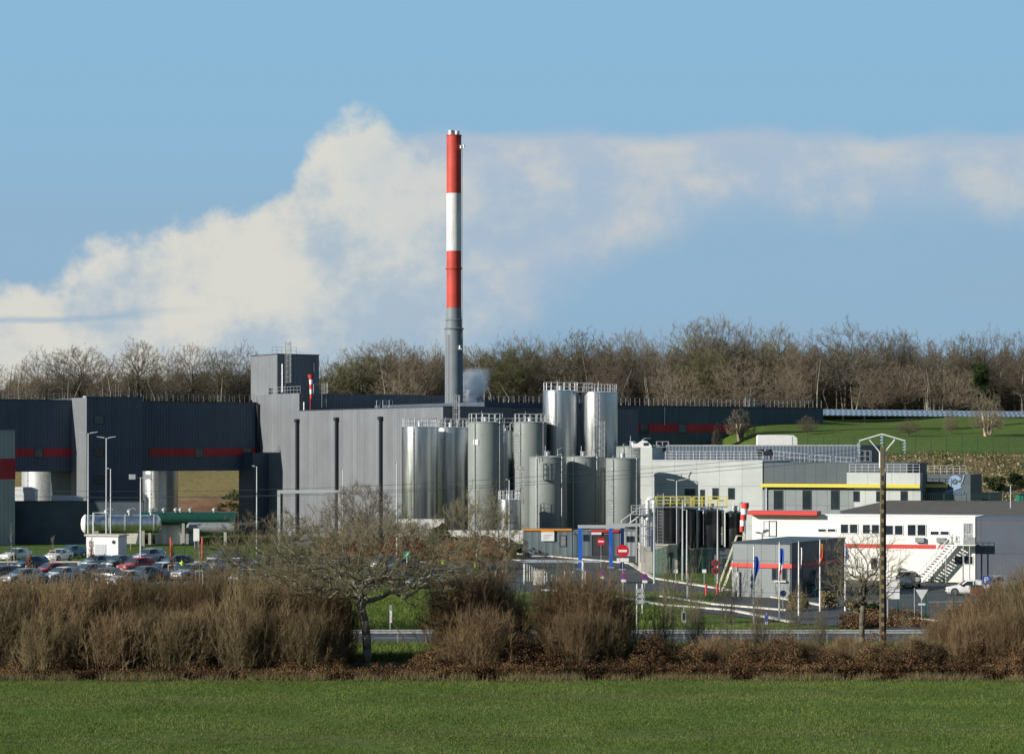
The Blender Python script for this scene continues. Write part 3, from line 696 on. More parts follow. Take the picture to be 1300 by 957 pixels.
# --- steam
t = MB(); t.lathe([(0.3,0),(1.9,0.7),(3.1,2.4),(3.7,4.4),(3.4,6.2),(2.2,7.4),(0.4,7.8)],k=20)
st = t.build('steam', None, loc=(WX(606,383),383,WZ(522,383)))
m_ = bpy.data.materials.new('steam'); m_.use_nodes = True; q = NT(m_.node_tree); q.N.clear()
pv = q.node('ShaderNodeVolumePrincipled'); oc = q.node('ShaderNodeTexCoord').outputs['Object']; ox, oy, oz = q.sep(oc)
cxs = q.m('ADD', q.m('MULTIPLY', oz, 0.12), -1.0)
rad = q.m('SQRT', q.m('ADD', q.m('POWER', q.m('SUBTRACT', ox, cxs), 2.0), q.m('POWER', oy, 2.0)))
env = q.m('SUBTRACT', q.m('ADD', 0.75, q.m('MULTIPLY', oz, 0.33)), rad)
d_ = q.m('ADD', env, q.m('MULTIPLY', q.m('SUBTRACT', q.noise(oc, 0.7, 6, 0.65), 0.45), 7.0))
dens = q.m('MULTIPLY', q.ss(d_, 0.0, 2.6, 0.0, 3.0), q.m('MULTIPLY', q.ss(oz, 7.4, 2.5, 0.0, 1.0), q.ss(oz, 0.0, 0.8)))
q.put(pv.inputs['Density'], dens); pv.inputs['Color'].default_value = (0.95,0.97,1,1)
oo = q.node('ShaderNodeOutputMaterial'); q.L.new(pv.outputs[0], oo.inputs['Volume']); st.data.materials.clear(); st.data.materials.append(m_)
tag(st, 'thin white steam drifting up beside the foot of the chimney', 'steam', kind='stuff')
# ------------------------------------------------------------------ pale grey building on the right
Q = R(-20)
b = Bld('office_building', 'pale and dark grey panelled building with a thin yellow band, below the grass bank', 'building', WX(828,317), 317, Q)
zt = WZ(585,313); xC = b.fx(968)
b.box('wall', M['lgrey'], 0, xC, 0, 16, 0, zt)
b.box('coping', M['galv'], 0, xC+0.03, -0.06, 0.4, zt, zt+0.12)
xa = b.fx(813); b.box('stair_block', M['lgrey'], xa, 0, 0.02, 6, 0, WZ(568,317))
xg = b.fx(1152); zd = b.zf(587.5, b.fx(1020), 0.2)
b.box('dark_wall', M['dgrey'], xC, xg, 0.15, 14, 0, zd)
zy = b.zf(618, xC, 0)+0.0; zy1 = zy+0.45
xl = b.fx(1075,-1.6); xr = b.fx(1168,-1.6); zl_ = b.zf(600, (xl+xr)/2, -1.6)
b.box('bay', M['lgrey'], xl, xr, -1.6, 0.14, zy-0.05, zl_)
b.box('bay_base', M['lgrey'], xl+0.9, xr, -1.2, 0.14, 0, zy-0.06)
b.box('lower_wall', M['mgrey'], xC+0.02, xl+0.88, -0.05, 0.13, 0, zy-0.4)
b.box('yellow_band', M['yellow'], xC-0.05, xl-0.02, -0.55, 0.1, zy, zy1)
b.box('yellow_band', M['yellow'], xl-0.03, xr+0.05, -2.0, -1.62, zy, zy1)
x3 = b.fx(1232, 2.5); x2 = xr+0.05
b.box('end_wing', M['dgrey'], x2-0.02, x3, 2.5, 12, 0, b.zf(602, x3, 2.5))
b.box('yellow_band', M['yellow'], x2+0.05, b.fx(1203,2.3), 2.2, 2.49, zy, zy1)
for px0, px1 in ((870,882),): b.winp('f', 0, px0, px1, 621, 628)
for px0, px1 in ((905,911.5),(925,932)): b.winp('f', 0, px0, px1, 620, 633)
b.winp('f', 0, 889.5, 894, 622, 648, name='door')
for px0, px1 in ((983,993.5),(1019.5,1029.5),(1055.5,1065)): b.winp('f', -0.05, px0, px1, 623, 646, mull=0)
for px0, px1 in ((1084,1090.5),(1113,1119),(1144,1151.5)): b.winp('f', -1.2, px0, px1, 624, 636)
b.winp('f', 2.5, 1173, 1185, 625, 648)
MB().box(b.fx(973,-.1)-0.08,b.fx(973,-.1)+0.08,-0.25,-0.06,0,zy).build('downpipe', M['galv'], b.root)
railing(b.root, (xl+.3,-1.4,zl_),(xr-.1,-1.4,zl_),1.1,0.8,0.035,'galv',rails=3); railing(b.root, (x2+.2,2.7,b.zf(602,x3,2.5)),(x3-.6,2.7,b.zf(602,x3,2.5)),1.1,0.8,0.035,'galv',rails=3)
railing(b.root, (b.fx(843),0.6,zt+.1),(xC-.1,0.6,zt+.1),1.15,0.75,0.032,'galv',rails=3)
# emblem: a ring with a tail and an eye, and a word in script below it
se = (b.fx(1212.5,2.4)); ze = b.zf(611.5,se,2.4); mb = MB(); n_ = 40; rr = 0.86
mb2 = MB()
def ring(mb, cx_, cz_, r0, r1, a0, a1, y, k=28):
    vs = []
    for i in range(k+1):
        a = a0+(a1-a0)*i/k; vs += [(cx_+r0*math.cos(a),y,cz_+r0*math.sin(a)),(cx_+r1*math.cos(a),y,cz_+r1*math.sin(a))]
    mb.add(vs, [(2*i,2*i+1,2*i+3,2*i+2) for i in range(k)])
ring(mb, se, ze, 0.38, 0.86, 0.35, 6.1, 2.44)
mb.prism_y([(se+0.75,ze-0.2),(se+0.95,ze-0.1),(se+1.25,ze+0.95),(se+1.1,ze+0.95)],2.40,2.46)
mb.prism_y([(se-1.35,ze-1.3),(se+0.7,ze-0.55),(se+0.9,ze-0.75),(se-1.2,ze-1.5)],2.40,2.46)
mb.lathe([(0.11,0),(0.11,0.05)],(se,2.38,ze),12,axis='y')
xx = se-1.2
for k_ in range(8):
    h_ = (0.75,0.45,0.45,0.6,0.45,0.45,0.45,0.45)[k_]; mb.tube([(xx,2.42,ze-1.65),(xx+.08,2.42,ze-1.65+h_),(xx+.2,2.42,ze-1.6+h_*.8),(xx+.16,2.42,ze-1.63)],0.045,4); xx += 0.3
m_ = simple('emblem_blue', (0.22,0.32,0.47), 0.5); e_ = mb.build('emblem', m_, b.root)
# roof storey behind
b2 = Bld('plant_room', 'low dark ribbed roof storey above the pale grey building', 'building', WX(828,335), 335, Q)
x1 = b2.fx(1092); z2 = b2.zf(566,x1,0)
b2.box('wall', M['clad_dark'], 0, x1, 0, 14, 0, z2)
b2.box('coping', M['galv_dk'], -.05, x1+.05, -.06, 14, z2, z2+.15)
railing(b2.root, (b2.fx(975),-2.5,zt+.2),(x1,-2.5,zt-0.9),1.2,0.7,0.035,'galv',rails=2,name='guard_rail')
def cageframe(name, label, px, py0, py1, Y, w=1.6, d=1.2, cat='roof cage'):
    t = thing(name, label, cat, (WX(px,Y),Y,WZ(py1,Y))); h = WZ(py0,Y)-WZ(py1,Y); mb = MB()
    for sx in (-w/2,0,w/2):
        for sy in (-d/2,d/2): mb.tube([(sx,sy,0),(sx,sy,h)],0.05,4,45)
    for zz in (0.05,h/2,h):
        for sy in (-d/2,d/2): mb.tube([(-w/2,sy,zz),(w/2,sy,zz)],0.05,4,45)
        for sx in (-w/2,w/2): mb.tube([(sx,-d/2,zz),(sx,d/2,zz)],0.05,4,45)
    mb.build('frame', M['galv'], t); return t, w, d, h
t, w_, d_, h_ = cageframe('roof_cage', 'galvanised cage round a dark fan unit at the left end of the pale building roof', 841, 560.5, 574, 322)
mb = MB(); mb.lathe([(.45,.1),(.5,.2),(.5,.9),(.3,1.05)],(0,0,0),14); mb.build('fan', M['dark'], t)
cageframe('roof_cage', 'white access cage at the right end of the dark roof storey', 1098, 572, 586, 318, 1.5)
t = thing('cooling_unit', 'dark rooftop fan unit on the pale building, between its two roof cages', 'fan unit', (WX(971,322),322,zt+0.15)); 
mb = MB(); mb.box(-1.1,1.1,-.5,.5,.5,1.15); mb.tube([(-.8,0,0),(-.8,0,.5)],.08,5); mb.tube([(.8,0,0),(.8,0,.5)],.08,5); mb.build('casing', M['dark'], t)
for sx in (-.55,.55): MB().lathe([(.42,0),(.45,.25)],(sx,0,1.15),14).build('fan', M['pipe'], t)
t = thing('duct_unit', 'small white rounded air unit on the roof between the tall silos and the pale building', 'air unit', (WX(812,322),322,WZ(568,322)))
MB().prism_y([(-1.0,0),(1.6,0),(1.6,.25),(1.0,.85),(.4,1.0),(-.3,.55),(-1.0,.5)],-.6,.6).build('casing', M['white'], t)
MB().box(.5,1.2,-.63,-.6,.25,.65).build('grille', M['dark'], t)
# --- white office block
Bq = R(-18)
b = Bld('white_building', 'long white two-storey building with an orange-red stripe and rows of paired windows', 'building', WX(955,250), 250, Bq)
xR = b.fx(1238); ZW = WZ(656, 243)
b.box('wall', M['white_wall'], 0, xR, 0, 8, 0, ZW)
b.box('parapet', M['white'], -0.05, xR+0.05, -0.06, 0.3, ZW, ZW+0.15)
b.box('red_fascia', M['orange_red'], -0.25, b.fx(1037,-1.0), -1.0, 1.5, ZW+0.05, ZW+0.47)
xs0 = b.fx(1062); xs1 = b.fx(1188); zs = WZ(696, 245)
b.box('red_stripe', M['orange_red'], xs0, xs1, -0.03, -0.001, zs, zs+0.42)
for k_ in range(2):
    xx = xs1+0.12+k_*0.38; mb = MB(); mb.prism_y([(xx,zs),(xx+.2,zs),(xx+.45,zs+.42),(xx+.25,zs+.42)],-0.03,-0.001); mb.build('stripe_dash', M['orange_red'], b.root)
def pair(a, c, y0, y1):
    mpx = (a+c)/2; b.winp('f', 0, a, mpx-1.2, y0, y1, fm='frame_w'); b.winp('f', 0, mpx+1.2, c, y0, y1, fm='frame_w')
pair(1039,1060.5,671.5,674.5); pair(1067.5,1088.5,665.5,676.5); pair(1095.5,1116,666,677); pair(1124,1146,667,678.5); pair(1152.5,1175,666,679.5); pair(1181.5,1204.5,674.5,678.5)
pair(1212,1235,706,716)
pair(1106,1124,708,722)
b.winp('f', 0, 977, 985, 662, 680, fm='frame', gm='frame_w', mull=0, name='door'); b.winp('f',0,970,976,662,680,fm='galv',gm='frame_w')
b.winp('f', 0, 1224, 1233, 665, 686, fm='galv', gm='galv_dk', mull=2, name='door')
for px in (1168,1195): 
    xx = b.fx(px); mb = MB(); mb.box(xx-.45,xx+.45,-.4,-.02,zs+.65,zs+1.15); mb.build('air_conditioner', M['galv_dk'], b.root)
mb = MB()
for px in (1208,1214): xx = b.fx(px); mb.box(xx-.06,xx+.06,-.1,-.01,zs+.7,zs+1.35)
mb.build('notice', M['galv_dk'], b.root)
# right wing, shade put into its panel colour, and the wide gravel roof behind
b.box('shade_toned_wing', M['slab'], xR+0.02, xR+14, 0.1, 8, 0, ZW-0.1)
mb = MB(); fl = b.fx(1062, 3); pts = [(fl,8.02),(xR+30,8.02),(xR+30,60),(b.fx(1128,58),58),(b.fx(1066,20),20)]
mb.prism(pts, 0, ZW-0.35)
k0 = len(mb.v); 
rp = mb.build('gravel_roof', M['gravelroof'], b.root)
for v in rp.data.vertices:
    if v.co.z > 1: v.co.z = ZW-0.15+min(0.55, (v.co.y-8)*0.011)
# outside stair
st = thing('outside_stair', 'white steel outside stair with a landing at the right end of the white building', 'stair', (*b.Wp(0,0),0), Bq)
yS = -1.7
xb = b.fx(1165,yS); xt = b.fx(1209,yS); zl2 = b.zf(691, b.fx(1225,yS), yS); 
mb = MB()
for yy_ in (yS, yS+1.15):
    mb.prism_y([(xb,0),(xb+.42,0),(xt+.1,zl2-.3),(xt+.1,zl2),(xt-.2,zl2)], yy_-.03, yy_+.03)
mb.build('stringer', M['white'], st)
n_ = 15
for i in range(n_):
    f = (i+.6)/n_; xx = xb+(xt-xb)*f; MB().box(xx-.17,xx+.14,yS-.06,yS+1.1,zl2*f+.12,zl2*f+.2).build('tread', M['plastic'], st)
xe = b.fx(1238,yS)
MB().box(xt,xe,yS,-0.02,zl2-.12,zl2).build('landing', M['white'], st)
mb = MB()
for yy_ in (yS,yS+1.15):
    for f in (0.0,.25,.5,.75,1.0):
        xx = xb+(xt-xb)*f; mb.tube([(xx,yy_,zl2*f),(xx,yy_,zl2*f+1.05)],.03,4)
    for h in (.55,1.05): mb.tube([(xb,yy_,h),(xt,yy_,zl2+h)],.028,4)
for xx in np.linspace(xt,xe,5): mb.tube([(xx,yS,zl2),(xx,yS,zl2+1.05)],.03,4)
for h in (.35,.7,1.05): mb.tube([(xt,yS,zl2+h),(xe,yS,zl2+h)],.028,4)
mb.build('handrail', M['frame_w'], st)
MB().box(b.fx(1223,yS),xe,yS-.04,yS-.01,zl2,zl2+.75).build('landing_panel', M['galv_dk'], st)
for px in (1223,1231,1201): xx = b.fx(px,yS+.1); MB().tube([(xx,yS+.1,0),(xx,yS+.1,zl2-.1 if px>1205 else zl2*.8)],.06,6).build('post', M['galv'], st)
# --- entrance block
Bp = R(-27)
b = Bld('entrance_block', 'grey entrance block with an orange-red stripe, behind the flagpoles before the white building', 'building', WX(1003,216.5), 216.5, Bp)
xw = b.fx(930); zE = 4.98
b.box('wall', M['mgrey'], xw, 0, 0, 15, 0, zE)
b.box('side_wall', M['clad_dark'], 0.001, 0.12, 0.05, 15, 0, zE)  # shaded side of the block, darkened by its colour
b.box('roof_edge', M['pipe'], xw-.05, 0.2, -.08, 15, zE, zE+.15)
zr_ = b.zf(720.5,-2,0)
b.box('red_stripe', M['orange_red'], xw-.15, 0.22, -.14, -.001, zr_, zr_+.38)
b.box('red_stripe', M['orange_red'], 0.121, 0.25, 0.0, 15, zr_, zr_+.38)
b.box('corner_pier', M['galv_dk'], xw-.02, xw+.5, -.1, 0, 0, zr_-.02)
b.winp('f',0,981,986,722,735); b.winp('f',0,994,998,722,735)
b.box('sill_ledge', M['kerb'], b.fx(984), b.fx(999), -.3, -.01, b.zf(738.5,-1,0), b.zf(736.5,-1,0))
b.win('l', 0.12-0.0, 3, 5, 0.4, 2.6) if False else None
mb = MB(); mb.box(0.12,0.15,3.0,6.5,0.2,2.7); mb.build('glazed_door', M['glass'], b.root)
# flags and poles
def flagpole(px, pyt, pyb, label, stripes, fy0, fy1, wdt=0.34, seed=0, off=0.0):
    g_ = G(px, pyb); Y = g_.y; h = WZ(pyt, Y)
    t = thing('flagpole', label, 'flagpole', (g_.x,Y,0), group='flagpoles on the lawn')
    mb = MB(); mb.tube([(0,0,0),(0,0,h)],[0.075,0.045],8); mb.build('pole', M['frame_w'], t, True)
    mb = MB(); mb.lathe([(.03,0),(.07,.05),(.03,.12)],(0,0,h),8); mb.build('finial', M['galv'], t, True)
    z1 = WZ(fy0,Y); z0 = WZ(fy1,Y); rnd = random.Random(seed); mb = MB(); nz_, nu = 16, 14
    grid = []
    for i in range(nz_+1):
        f = i/nz_; zz = z1+(z0-z1)*f; row = []
        wd = wdt*(0.45+0.75*math.sin(math.pi*min(1,f*1.1+.08))**.7)
        if f > .85: wd *= 1-(f-.85)*3.5
        for j in range(nu+1):
            u = j/nu; row.append((0.05+off*f+wd*u*(0.9+.2*math.sin(f*6+seed)), 0.13*math.sin(u*9.5+f*3+seed)*(0.3+f), zz-0.25*u*math.sin(f*5)))
        grid.append(row)
    vs = [p for r_ in grid for p in r_]; mats = [simple('flag_'+str(i)+name_, c_, .8) for i, (name_, c_) in enumerate(stripes)]
    for i in range(nz_):
        for j in range(nu):
            mb.v += [grid[i][j],grid[i][j+1],grid[i+1][j+1],grid[i+1][j]]; k = len(mb.v)-4; mb.f.append((k,k+1,k+2,k+3))
            s_ = stripes_fn(i/nz_, j/nu, len(mats), seed); mb.mi.append(s_)
    fo = mb.build('flag', mats, t, True); return t
def stripes_fn(f, u, n, seed):
    if n == 1: return 0
    if seed == 2: return 0 if f < .42 else (1 if f < .68 else 2)
    return int((u*2.2+f*1.6)*n*0.5+seed) % n
flagpole(957, 693, 790, 'first flagpole from the left with a hanging deep blue flag', [('b',(0.02,0.08,0.42))], 706, 740, seed=1)
flagpole(989.5, 689, 788, 'second flagpole from the left with a hanging blue, white and red flag', [('b',(0.03,0.10,0.45)),('w',(.75,.75,.75)),('r',(.6,.02,.03))], 696, 737, seed=2, off=-0.1)
flagpole(1014, 688, 782, 'third flagpole from the left with a limp black and white flag', [('w',(.8,.8,.78)),('k',(.03,.03,.04))], 695, 733, seed=3, off=-0.05)
flagpole(1041, 686, 777, 'fourth flagpole from the left with a limp red and yellow flag', [('r',(.62,.04,.02)),('r',(.62,.04,.02)),('y',(.8,.5,.03))], 690, 720, seed=4, off=-0.15)
flagpole(1073, 690, 776, 'fifth flagpole, behind the bare tree, with a narrow pale blue flag', [('b',(0.1,0.16,0.45)),('w',(.6,.65,.75))], 693, 718, .22, seed=5)
# --- white concrete walls, cabins, bund
b = Bld('white_wall_block', 'bright white concrete block wall in front of the leftmost steel silos', 'wall', WX(503,307), 307, 0)
b.box('wall', M['white_conc'], 0, WX(564,307)-WX(503,307), 0, 5, 0, WZ(660,307))
b = Bld('white_wall', 'long white concrete wall behind the bare multi-stemmed tree', 'wall', WX(564.5,306), 306, 0)
b.box('wall', M['white_conc'], 0, WX(664,306)-WX(564.5,306), 0, 0.5, 0, WZ(673,306))
mb = MB(); mb.lathe([(.45,0),(.5,.15),(.3,.2)],(WX(646,306)-WX(564.5,306),-.2,WZ(688,306)),14,axis='y'); mb.build('vent', M['dark'], b.root)
def cabin(label, px0, px1, pyt, Y, mat, d=3.0, fascia=None, group='portable cabins along the tank farm'):
    L_ = WX(px1,Y)-WX(px0,Y); zt_ = WZ(pyt,Y); b = Bld('portable_cabin', label, 'cabin', WX(px0,Y), Y, 0, group=group)
    b.box('wall', M[mat], 0, L_, 0, d, 0, zt_)
    b.box('roof', M['galv_dk'], -.05, L_+.05, -.08, d+.05, zt_, zt_+.1)
    if fascia: b.box('fascia', M[fascia], .02, L_-.02, -.13, -.001-.08, zt_-.32, zt_+.12)
    return b, L_, zt_
b, L_, zt_ = cabin('grey cabin with an orange top edge and a white and orange notice on its front', 664, 726, 672.5, 302, 'portable', fascia=None)
b.box('fascia', M['orange'], .02, L_-.02, -.16, -.085, zt_-.1, zt_+.13)
x_ = b.fx(687); x2_ = b.fx(703.5); b.box('notice_board', M['white'], x_, x2_, -.2, -.162, WZ(686.5,302), WZ(675,302)); b.box('notice_head', M['orange'], x_, x2_, -.22, -.201, WZ(675,302), WZ(672,302))
mb = MB()
for k_ in range(3): mb.box(x_+.3,x2_-.3-.2*k_,-.21,-.201,WZ(679+2.2*k_,302)-.03,WZ(679+2.2*k_,302)+.04)
mb.build('notice_text', M['galv'], b.root)
b.winp('f', 0, 711, 718, 680, 693, gm='galv_dk')
b, L_, zt_ = cabin('plain grey cabin between the orange-edged cabin and the red-edged cabin', 727, 750, 674, 302, 'portable')
b.winp('f', 0, 741, 747, 679, 686)
b, L_, zt_ = cabin('grey cabin with a red top edge and dark doors, behind the blue posts', 750.5, 786, 673.5, 302, 'portable')
b.box('fascia', M['red'], .02, L_-.02, -.16, -.085, zt_-.22, zt_+.13); b.box('sign_panel', M['white'], .02, 1.3, -.18, -.162, zt_-.5, zt_-.2)
b.winp('f',0,752,761,679,704,gm='plastic',name='door'); b.winp('f',0,764,773,679,704,gm='plastic',name='door')
b, L_, zt_ = cabin('pale grey cabin with a small double window at the right end of the cabin row', 787, 809, 673.5, 302, 'clad_lt')
b.winp('f',0,796,799.5,681,687); b.winp('f',0,801,804,681,687)
# black tanks
b = Bld('concrete_bund', 'pale concrete tank plinth under the black tanks with a dark extension to the right', 'plinth', WX(814,261), 261, 0)
zbn = WZ(692.5,261)
b.box('plinth', M['concrete'], 0, b.fx(860), 0, 6, 0, zbn); b.box('edge', M['kerb'], -.06, b.fx(860)+.04, -.08, 6, zbn, zbn+.14)
b.box('dark_plinth', M['dk_conc'], b.fx(860)+.02, b.fx(940), 1.5, 7, 0, zbn-.4)
b.box('door', M['dk_conc'], b.fx(848), b.fx(855), -.05, -.001, 0, 2.3)
def btank(label, a, c, py, Y, **kw): return drum('process_tank', label, a, c, py, Y, M['black_tank'], z0=zbn+.14-(.5 if a>861 else 0), dome=.3, group='black process tanks on the bund', rings=True, **kw)
btank('leftmost black tank, nearest the white pipe column', 832.5, 858.5, 643, 263.5)
btank('second black tank from the left, in shadow behind the lamp posts', 862, 884, 646, 265)
btank('third black tank from the left, widest of the black tanks', 886, 919, 648, 266)
btank('rightmost black tank, beside the red and white wind sock', 921, 943, 651, 266)
t = thing('guard_railing', 'bright yellow guard railing along the tops of the black tanks', 'railing', (WX(833,262),262,WZ(643,262)))
L_ = WX(924,262)-WX(833,262)
for k_, (x0_, x1_) in enumerate(((0,3.9),(4.2,L_))): railing(t,(x0_,0,0),(x1_,0,0),1.1,.75,.05,'yellow',rails=3,name='handrail'); railing(t,(x0_,1.6,0),(x1_,1.6,0),1.1,.9,.045,'yellow',name='handrail')
MB().box(0,L_,0,1.6,-.1,0).build('walkway', M['galv_dk'], t)
t = drum('dosing_tank', 'slim white tank left of the black tanks, wrapped in pipework', 816.5, 832, 655, 259, M['white'], z0=zbn, cat='tank', dome=.25)[0]
t = thing('pipe_rack', 'tangle of galvanised pipes and rungs rising left of the black tanks', 'pipework', (WX(812,258),258,0))
mb = MB(); s_ = 258/FPX
def pr(px, py, dy=0): return (WX(px,258)-WX(812,258), dy, WZ(py,258))
for px in (808,813,817): mb.tube([pr(px,714),pr(px,640+ (px%3)*3)],.07,6)
mb.build('upright', M['galv'], t)
mb = MB(); mb.tube([pr(822,660),pr(822,636),pr(824,632.5),pr(828,632.5),pr(830,636),pr(830,650)],.2,10); mb.build('bent_duct', M['white'], t, True)
mb = MB(); ladder(mb,(pr(838,0)[0],-.3),0,WZ(626,258),.6,False); mb.build('ladder', M['galv'], t)
mb = MB()
for py in (646,655,668,680): mb.tube([pr(808,py),pr(833,py,.2)],.05,5)
for k_ in range(5): mb.tube([pr(808+k_*4.5,690+k_*3),pr(812+k_*4.5,700)],.05,5)
mb.build('cross_pipe', M['galv'], t)
perch(t, 1.8, 1.2, WZ(652,258), .9)
mb = MB(); mb.tube([pr(829,672),pr(829,700)],.22,10); mb.build('blue_valve', M['navy'], t, True)
# small stair behind the blue portal
t = thing('steel_steps', 'grey steel steps climbing left of the pipework, behind the blue portal', 'stair', (WX(789,306),306,WZ(672,306)))
mb = MB(); 
for yy_ in (0,1): mb.tube([(0,yy_,0),(3.6,yy_,2.6)],.09,4); mb.tube([(0,yy_,1.1),(3.6,yy_,3.7)],.05,4); [mb.tube([(q_,yy_,q_*.72),(q_,yy_,q_*.72+1.1)],.04,4) for q_ in (0,1.2,2.4,3.6)]
mb.build('rails', M['galv'], t)
# wind sock by the white building
g_ = (WX(946,236),236)
t = thing('wind_sock', 'drooping red and white wind sock between the black tanks and the white building', 'wind sock', (*g_,0))
MB().tube([(0,0,0),(0,0,WZ(640,236))],.06,6).build('mast', M['galv'], t)
mb = MB(); zz = WZ(638,236)
for i in range(5):
    mb.cur = i % 2; f = 1-i*.1; mb.lathe([(.40*f,0),(.37*f,-.58)],(-.02-.08*i,-.15,zz),10); zz -= .58
mb.build('sock', [M['orange_red'],M['white']], t, True)
# portals (height gauges)
def portal(label, pa, pb, pyt, Y, mats, name='height_portal'):
    t = thing(name, label, 'portal', (WX(pa[0],Y),Y,0)); L_ = WX(pb[0],Y)-WX(pa[0],Y); zt_ = WZ(pyt,Y)
    for k_, x_ in enumerate((0,L_)): MB().box(x_-.21,x_+.21,-.18,.18,.12,zt_-.1).build('post', M[mats[k_]], t); MB().box(x_-.4,x_+.4,-.35,.35,0,.12).build('base', M['concrete'], t)
    MB().box(-.25,L_+.25,-.16,.16,zt_-.12,zt_+.25).build('beam', M['lampgrey'], t); return t
portal('left height portal with a bright blue and a dark blue post', (736.5,0),(790,0), 669, 268, ('blue','navy'))
portal('right height portal with a bright blue left post, its beam ending at the pipework', (775.5,0),(829,0), 667, 272, ('blue','navy'))
t = thing('pipe_portal', 'wide grey square-tube portal frame in front of the tall grey hall', 'portal', (WX(354,318),318,0)); L_ = WX(431,318)-WX(354,318); zt_ = WZ(626,318)
for x_ in (0,L_): MB().box(x_-.2,x_+.2,-.2,.2,0,zt_).build('post', M['lampgrey'], t)
mb = MB(); mb.box(-.2,L_+.2,-.22,.22,zt_,zt_+.42); mb.box(-.2,L_+.2,.6,1.0,zt_-.05,zt_+.2); mb.build('beam', M['lampgrey'], t)
# --- process vessels on the left
Yt = 333.0; t = thing('pressure_vessel', 'long horizontal steel vessel lying behind the white kiosk on the left', 'tank', (WX(108,Yt),Yt,WZ(665,Yt)), R(8)); L_ = 10.2; r_ = 1.3
MB().lathe([(.05,-.45),(.7,-.35),(1.1,-.1),(r_,.1),(r_,L_-.1),(1.1,L_+.1),(.7,L_+.35),(.05,L_+.45)],k=32,axis='x').build('shell', M['steel'], t, True)
MB().lathe([(.05,-.6),(.75,-.5),(1.15,-.25),(r_+.06,.02),(r_+.06,.1)],k=32,axis='x').build('end_cap', M['white'], t, True)
for x_ in (1.3,3.4,5.6,7.8,9.6): MB().lathe([(r_+.02,x_-.12),(r_+.08,x_-.1),(r_+.08,x_+.1),(r_+.02,x_+.12)],k=32,axis='x').build('band', M['galv'], t, True)
for x_ in (1.6,8.0): MB().box(x_-.3,x_+.3,-1,1,-WZ(665,Yt),-.9).build('saddle', M['concrete'], t)
for x_ in (3.0,6.2,9.2): mb = MB(); mb.lathe([(.2,1.2),(.2,1.6),(.38,1.62),(.38,1.9),(.12,2.1)],(x_,0,0),12); mb.tube([(x_,0,2),(x_+.5,0,2.2),(x_+.9,0,2.0)],.1,6); mb.build('nozzle', M['galv'], t, True)
mb = MB(); mb.tube([(1.2,-1.5,-WZ(665,Yt)),(1.2,-1.5,1.6),(3.2,-1.5,1.6)],.1,6); mb.build('pipe', M['white'], t)
Yt = 340.0; t = thing('green_vessel', 'long dark green horizontal pipe vessel with steel valves, behind the small grey kiosk', 'tank', (WX(180,Yt),Yt,WZ(658,Yt)), R(3)); L_ = 13.5; r_ = .95
MB().lathe([(.05,-.4),(.6,-.3),(r_,0),(r_,L_),(.6,L_+.3),(.05,L_+.4)],k=28,axis='x').build('shell', simple('vessel_green',(0.012,0.062,0.046),.35,var=.15), t, True)
for x_ in (1.5,3.2,4.9,5.6,7.0,10.4): mb = MB(); mb.lathe([(.16,.9),(.16,1.1),(.34,1.12),(.34,1.35),(.1,1.55)],(x_,-.2,0),12); mb.build('valve', M['galv'], t, True)
for x_ in (1.2,6,11): MB().box(x_-.2,x_+.2,-.8,.8,-WZ(658,Yt),-.7).build('saddle', M['concrete'], t)
Yt = 341.5; t = thing('blue_grey_vessel', 'second horizontal grey vessel below the green one, right of the small grey kiosk', 'tank', (WX(240,338),338,WZ(670,338)), R(2)); L_ = 6.5; r_ = .8
MB().lathe([(.05,-.4),(.5,-.3),(r_,0),(r_,L_),(.5,L_+.3),(.05,L_+.4)],k=28,axis='x').build('shell', M['galv_dk'], t, True)
for x_ in (1.2,5.2): MB().box(x_-.2,x_+.2,-.6,.6,-WZ(670,338),-.6).build('saddle', M['concrete'], t)
def kiosk(label, px0, px1, pyt, pyb, depth, rz, mat='white', side=None):
    Y = EYE*FPX/(pyb-HZ); b = Bld('kiosk', label, 'kiosk', WX(px0,Y), Y, rz); x1 = b.fx(px1); zt_ = WZ(pyt, Y)
    b.box('wall', M[mat], 0, x1, 0, depth, 0, zt_-.2)
    mb = MB(); mb.prism_y([(-.2,zt_-.2),(x1+.2,zt_-.2),(x1+.2,zt_-.05),(-.2,zt_)],-.2,depth+.2); mb.build('roof', M['kerb'], b.root)
    return b, x1, zt_
b, x1, zt_ = kiosk('white kiosk with a door, behind the parked cars under the steel vessel', 109.5, 150, 678, 715, 2.6, R(-14))
b.box('door', M['lampgrey'], x1*.28, x1*.62, -.04, -.001, 0.1, 2.3); b.box('door_handle', M['dark'], x1*.56, x1*.58, -.08, -.041, 1.0, 1.2)
mb = MB(); mb.lathe([(.22,0),(.22,.05)],(x1*.86,-.05,zt_-.9),14,axis='y'); mb.build('vent', M['dark'], b.root)
b, x1, zt_ = kiosk('small grey kiosk with a white gable end, below the green vessel', 211, 247, 661, 690.5, 3.0, R(8), mat='lampgrey')
b.box('gable_wall', M['white'], -1.6, -.001, .02, 2.9, 0, zt_-.2); b.box('door', M['white_conc'], -1.0, -.4, -.03, .019, .1, 2.0)
t = thing('equipment_panel', 'pale slanted panel board standing between the white kiosk and the small grey kiosk', 'panel', (WX(166,320),320,0)); MB().prism_y([(-.9,.9),(.7,.9),(1.0,2.3),(-.5,2.3)],-.1,.1).build('board', M['kerb'], t); MB().tube([(0,0,0),(0,0,1)],.06,6).build('post', M['galv'], t)
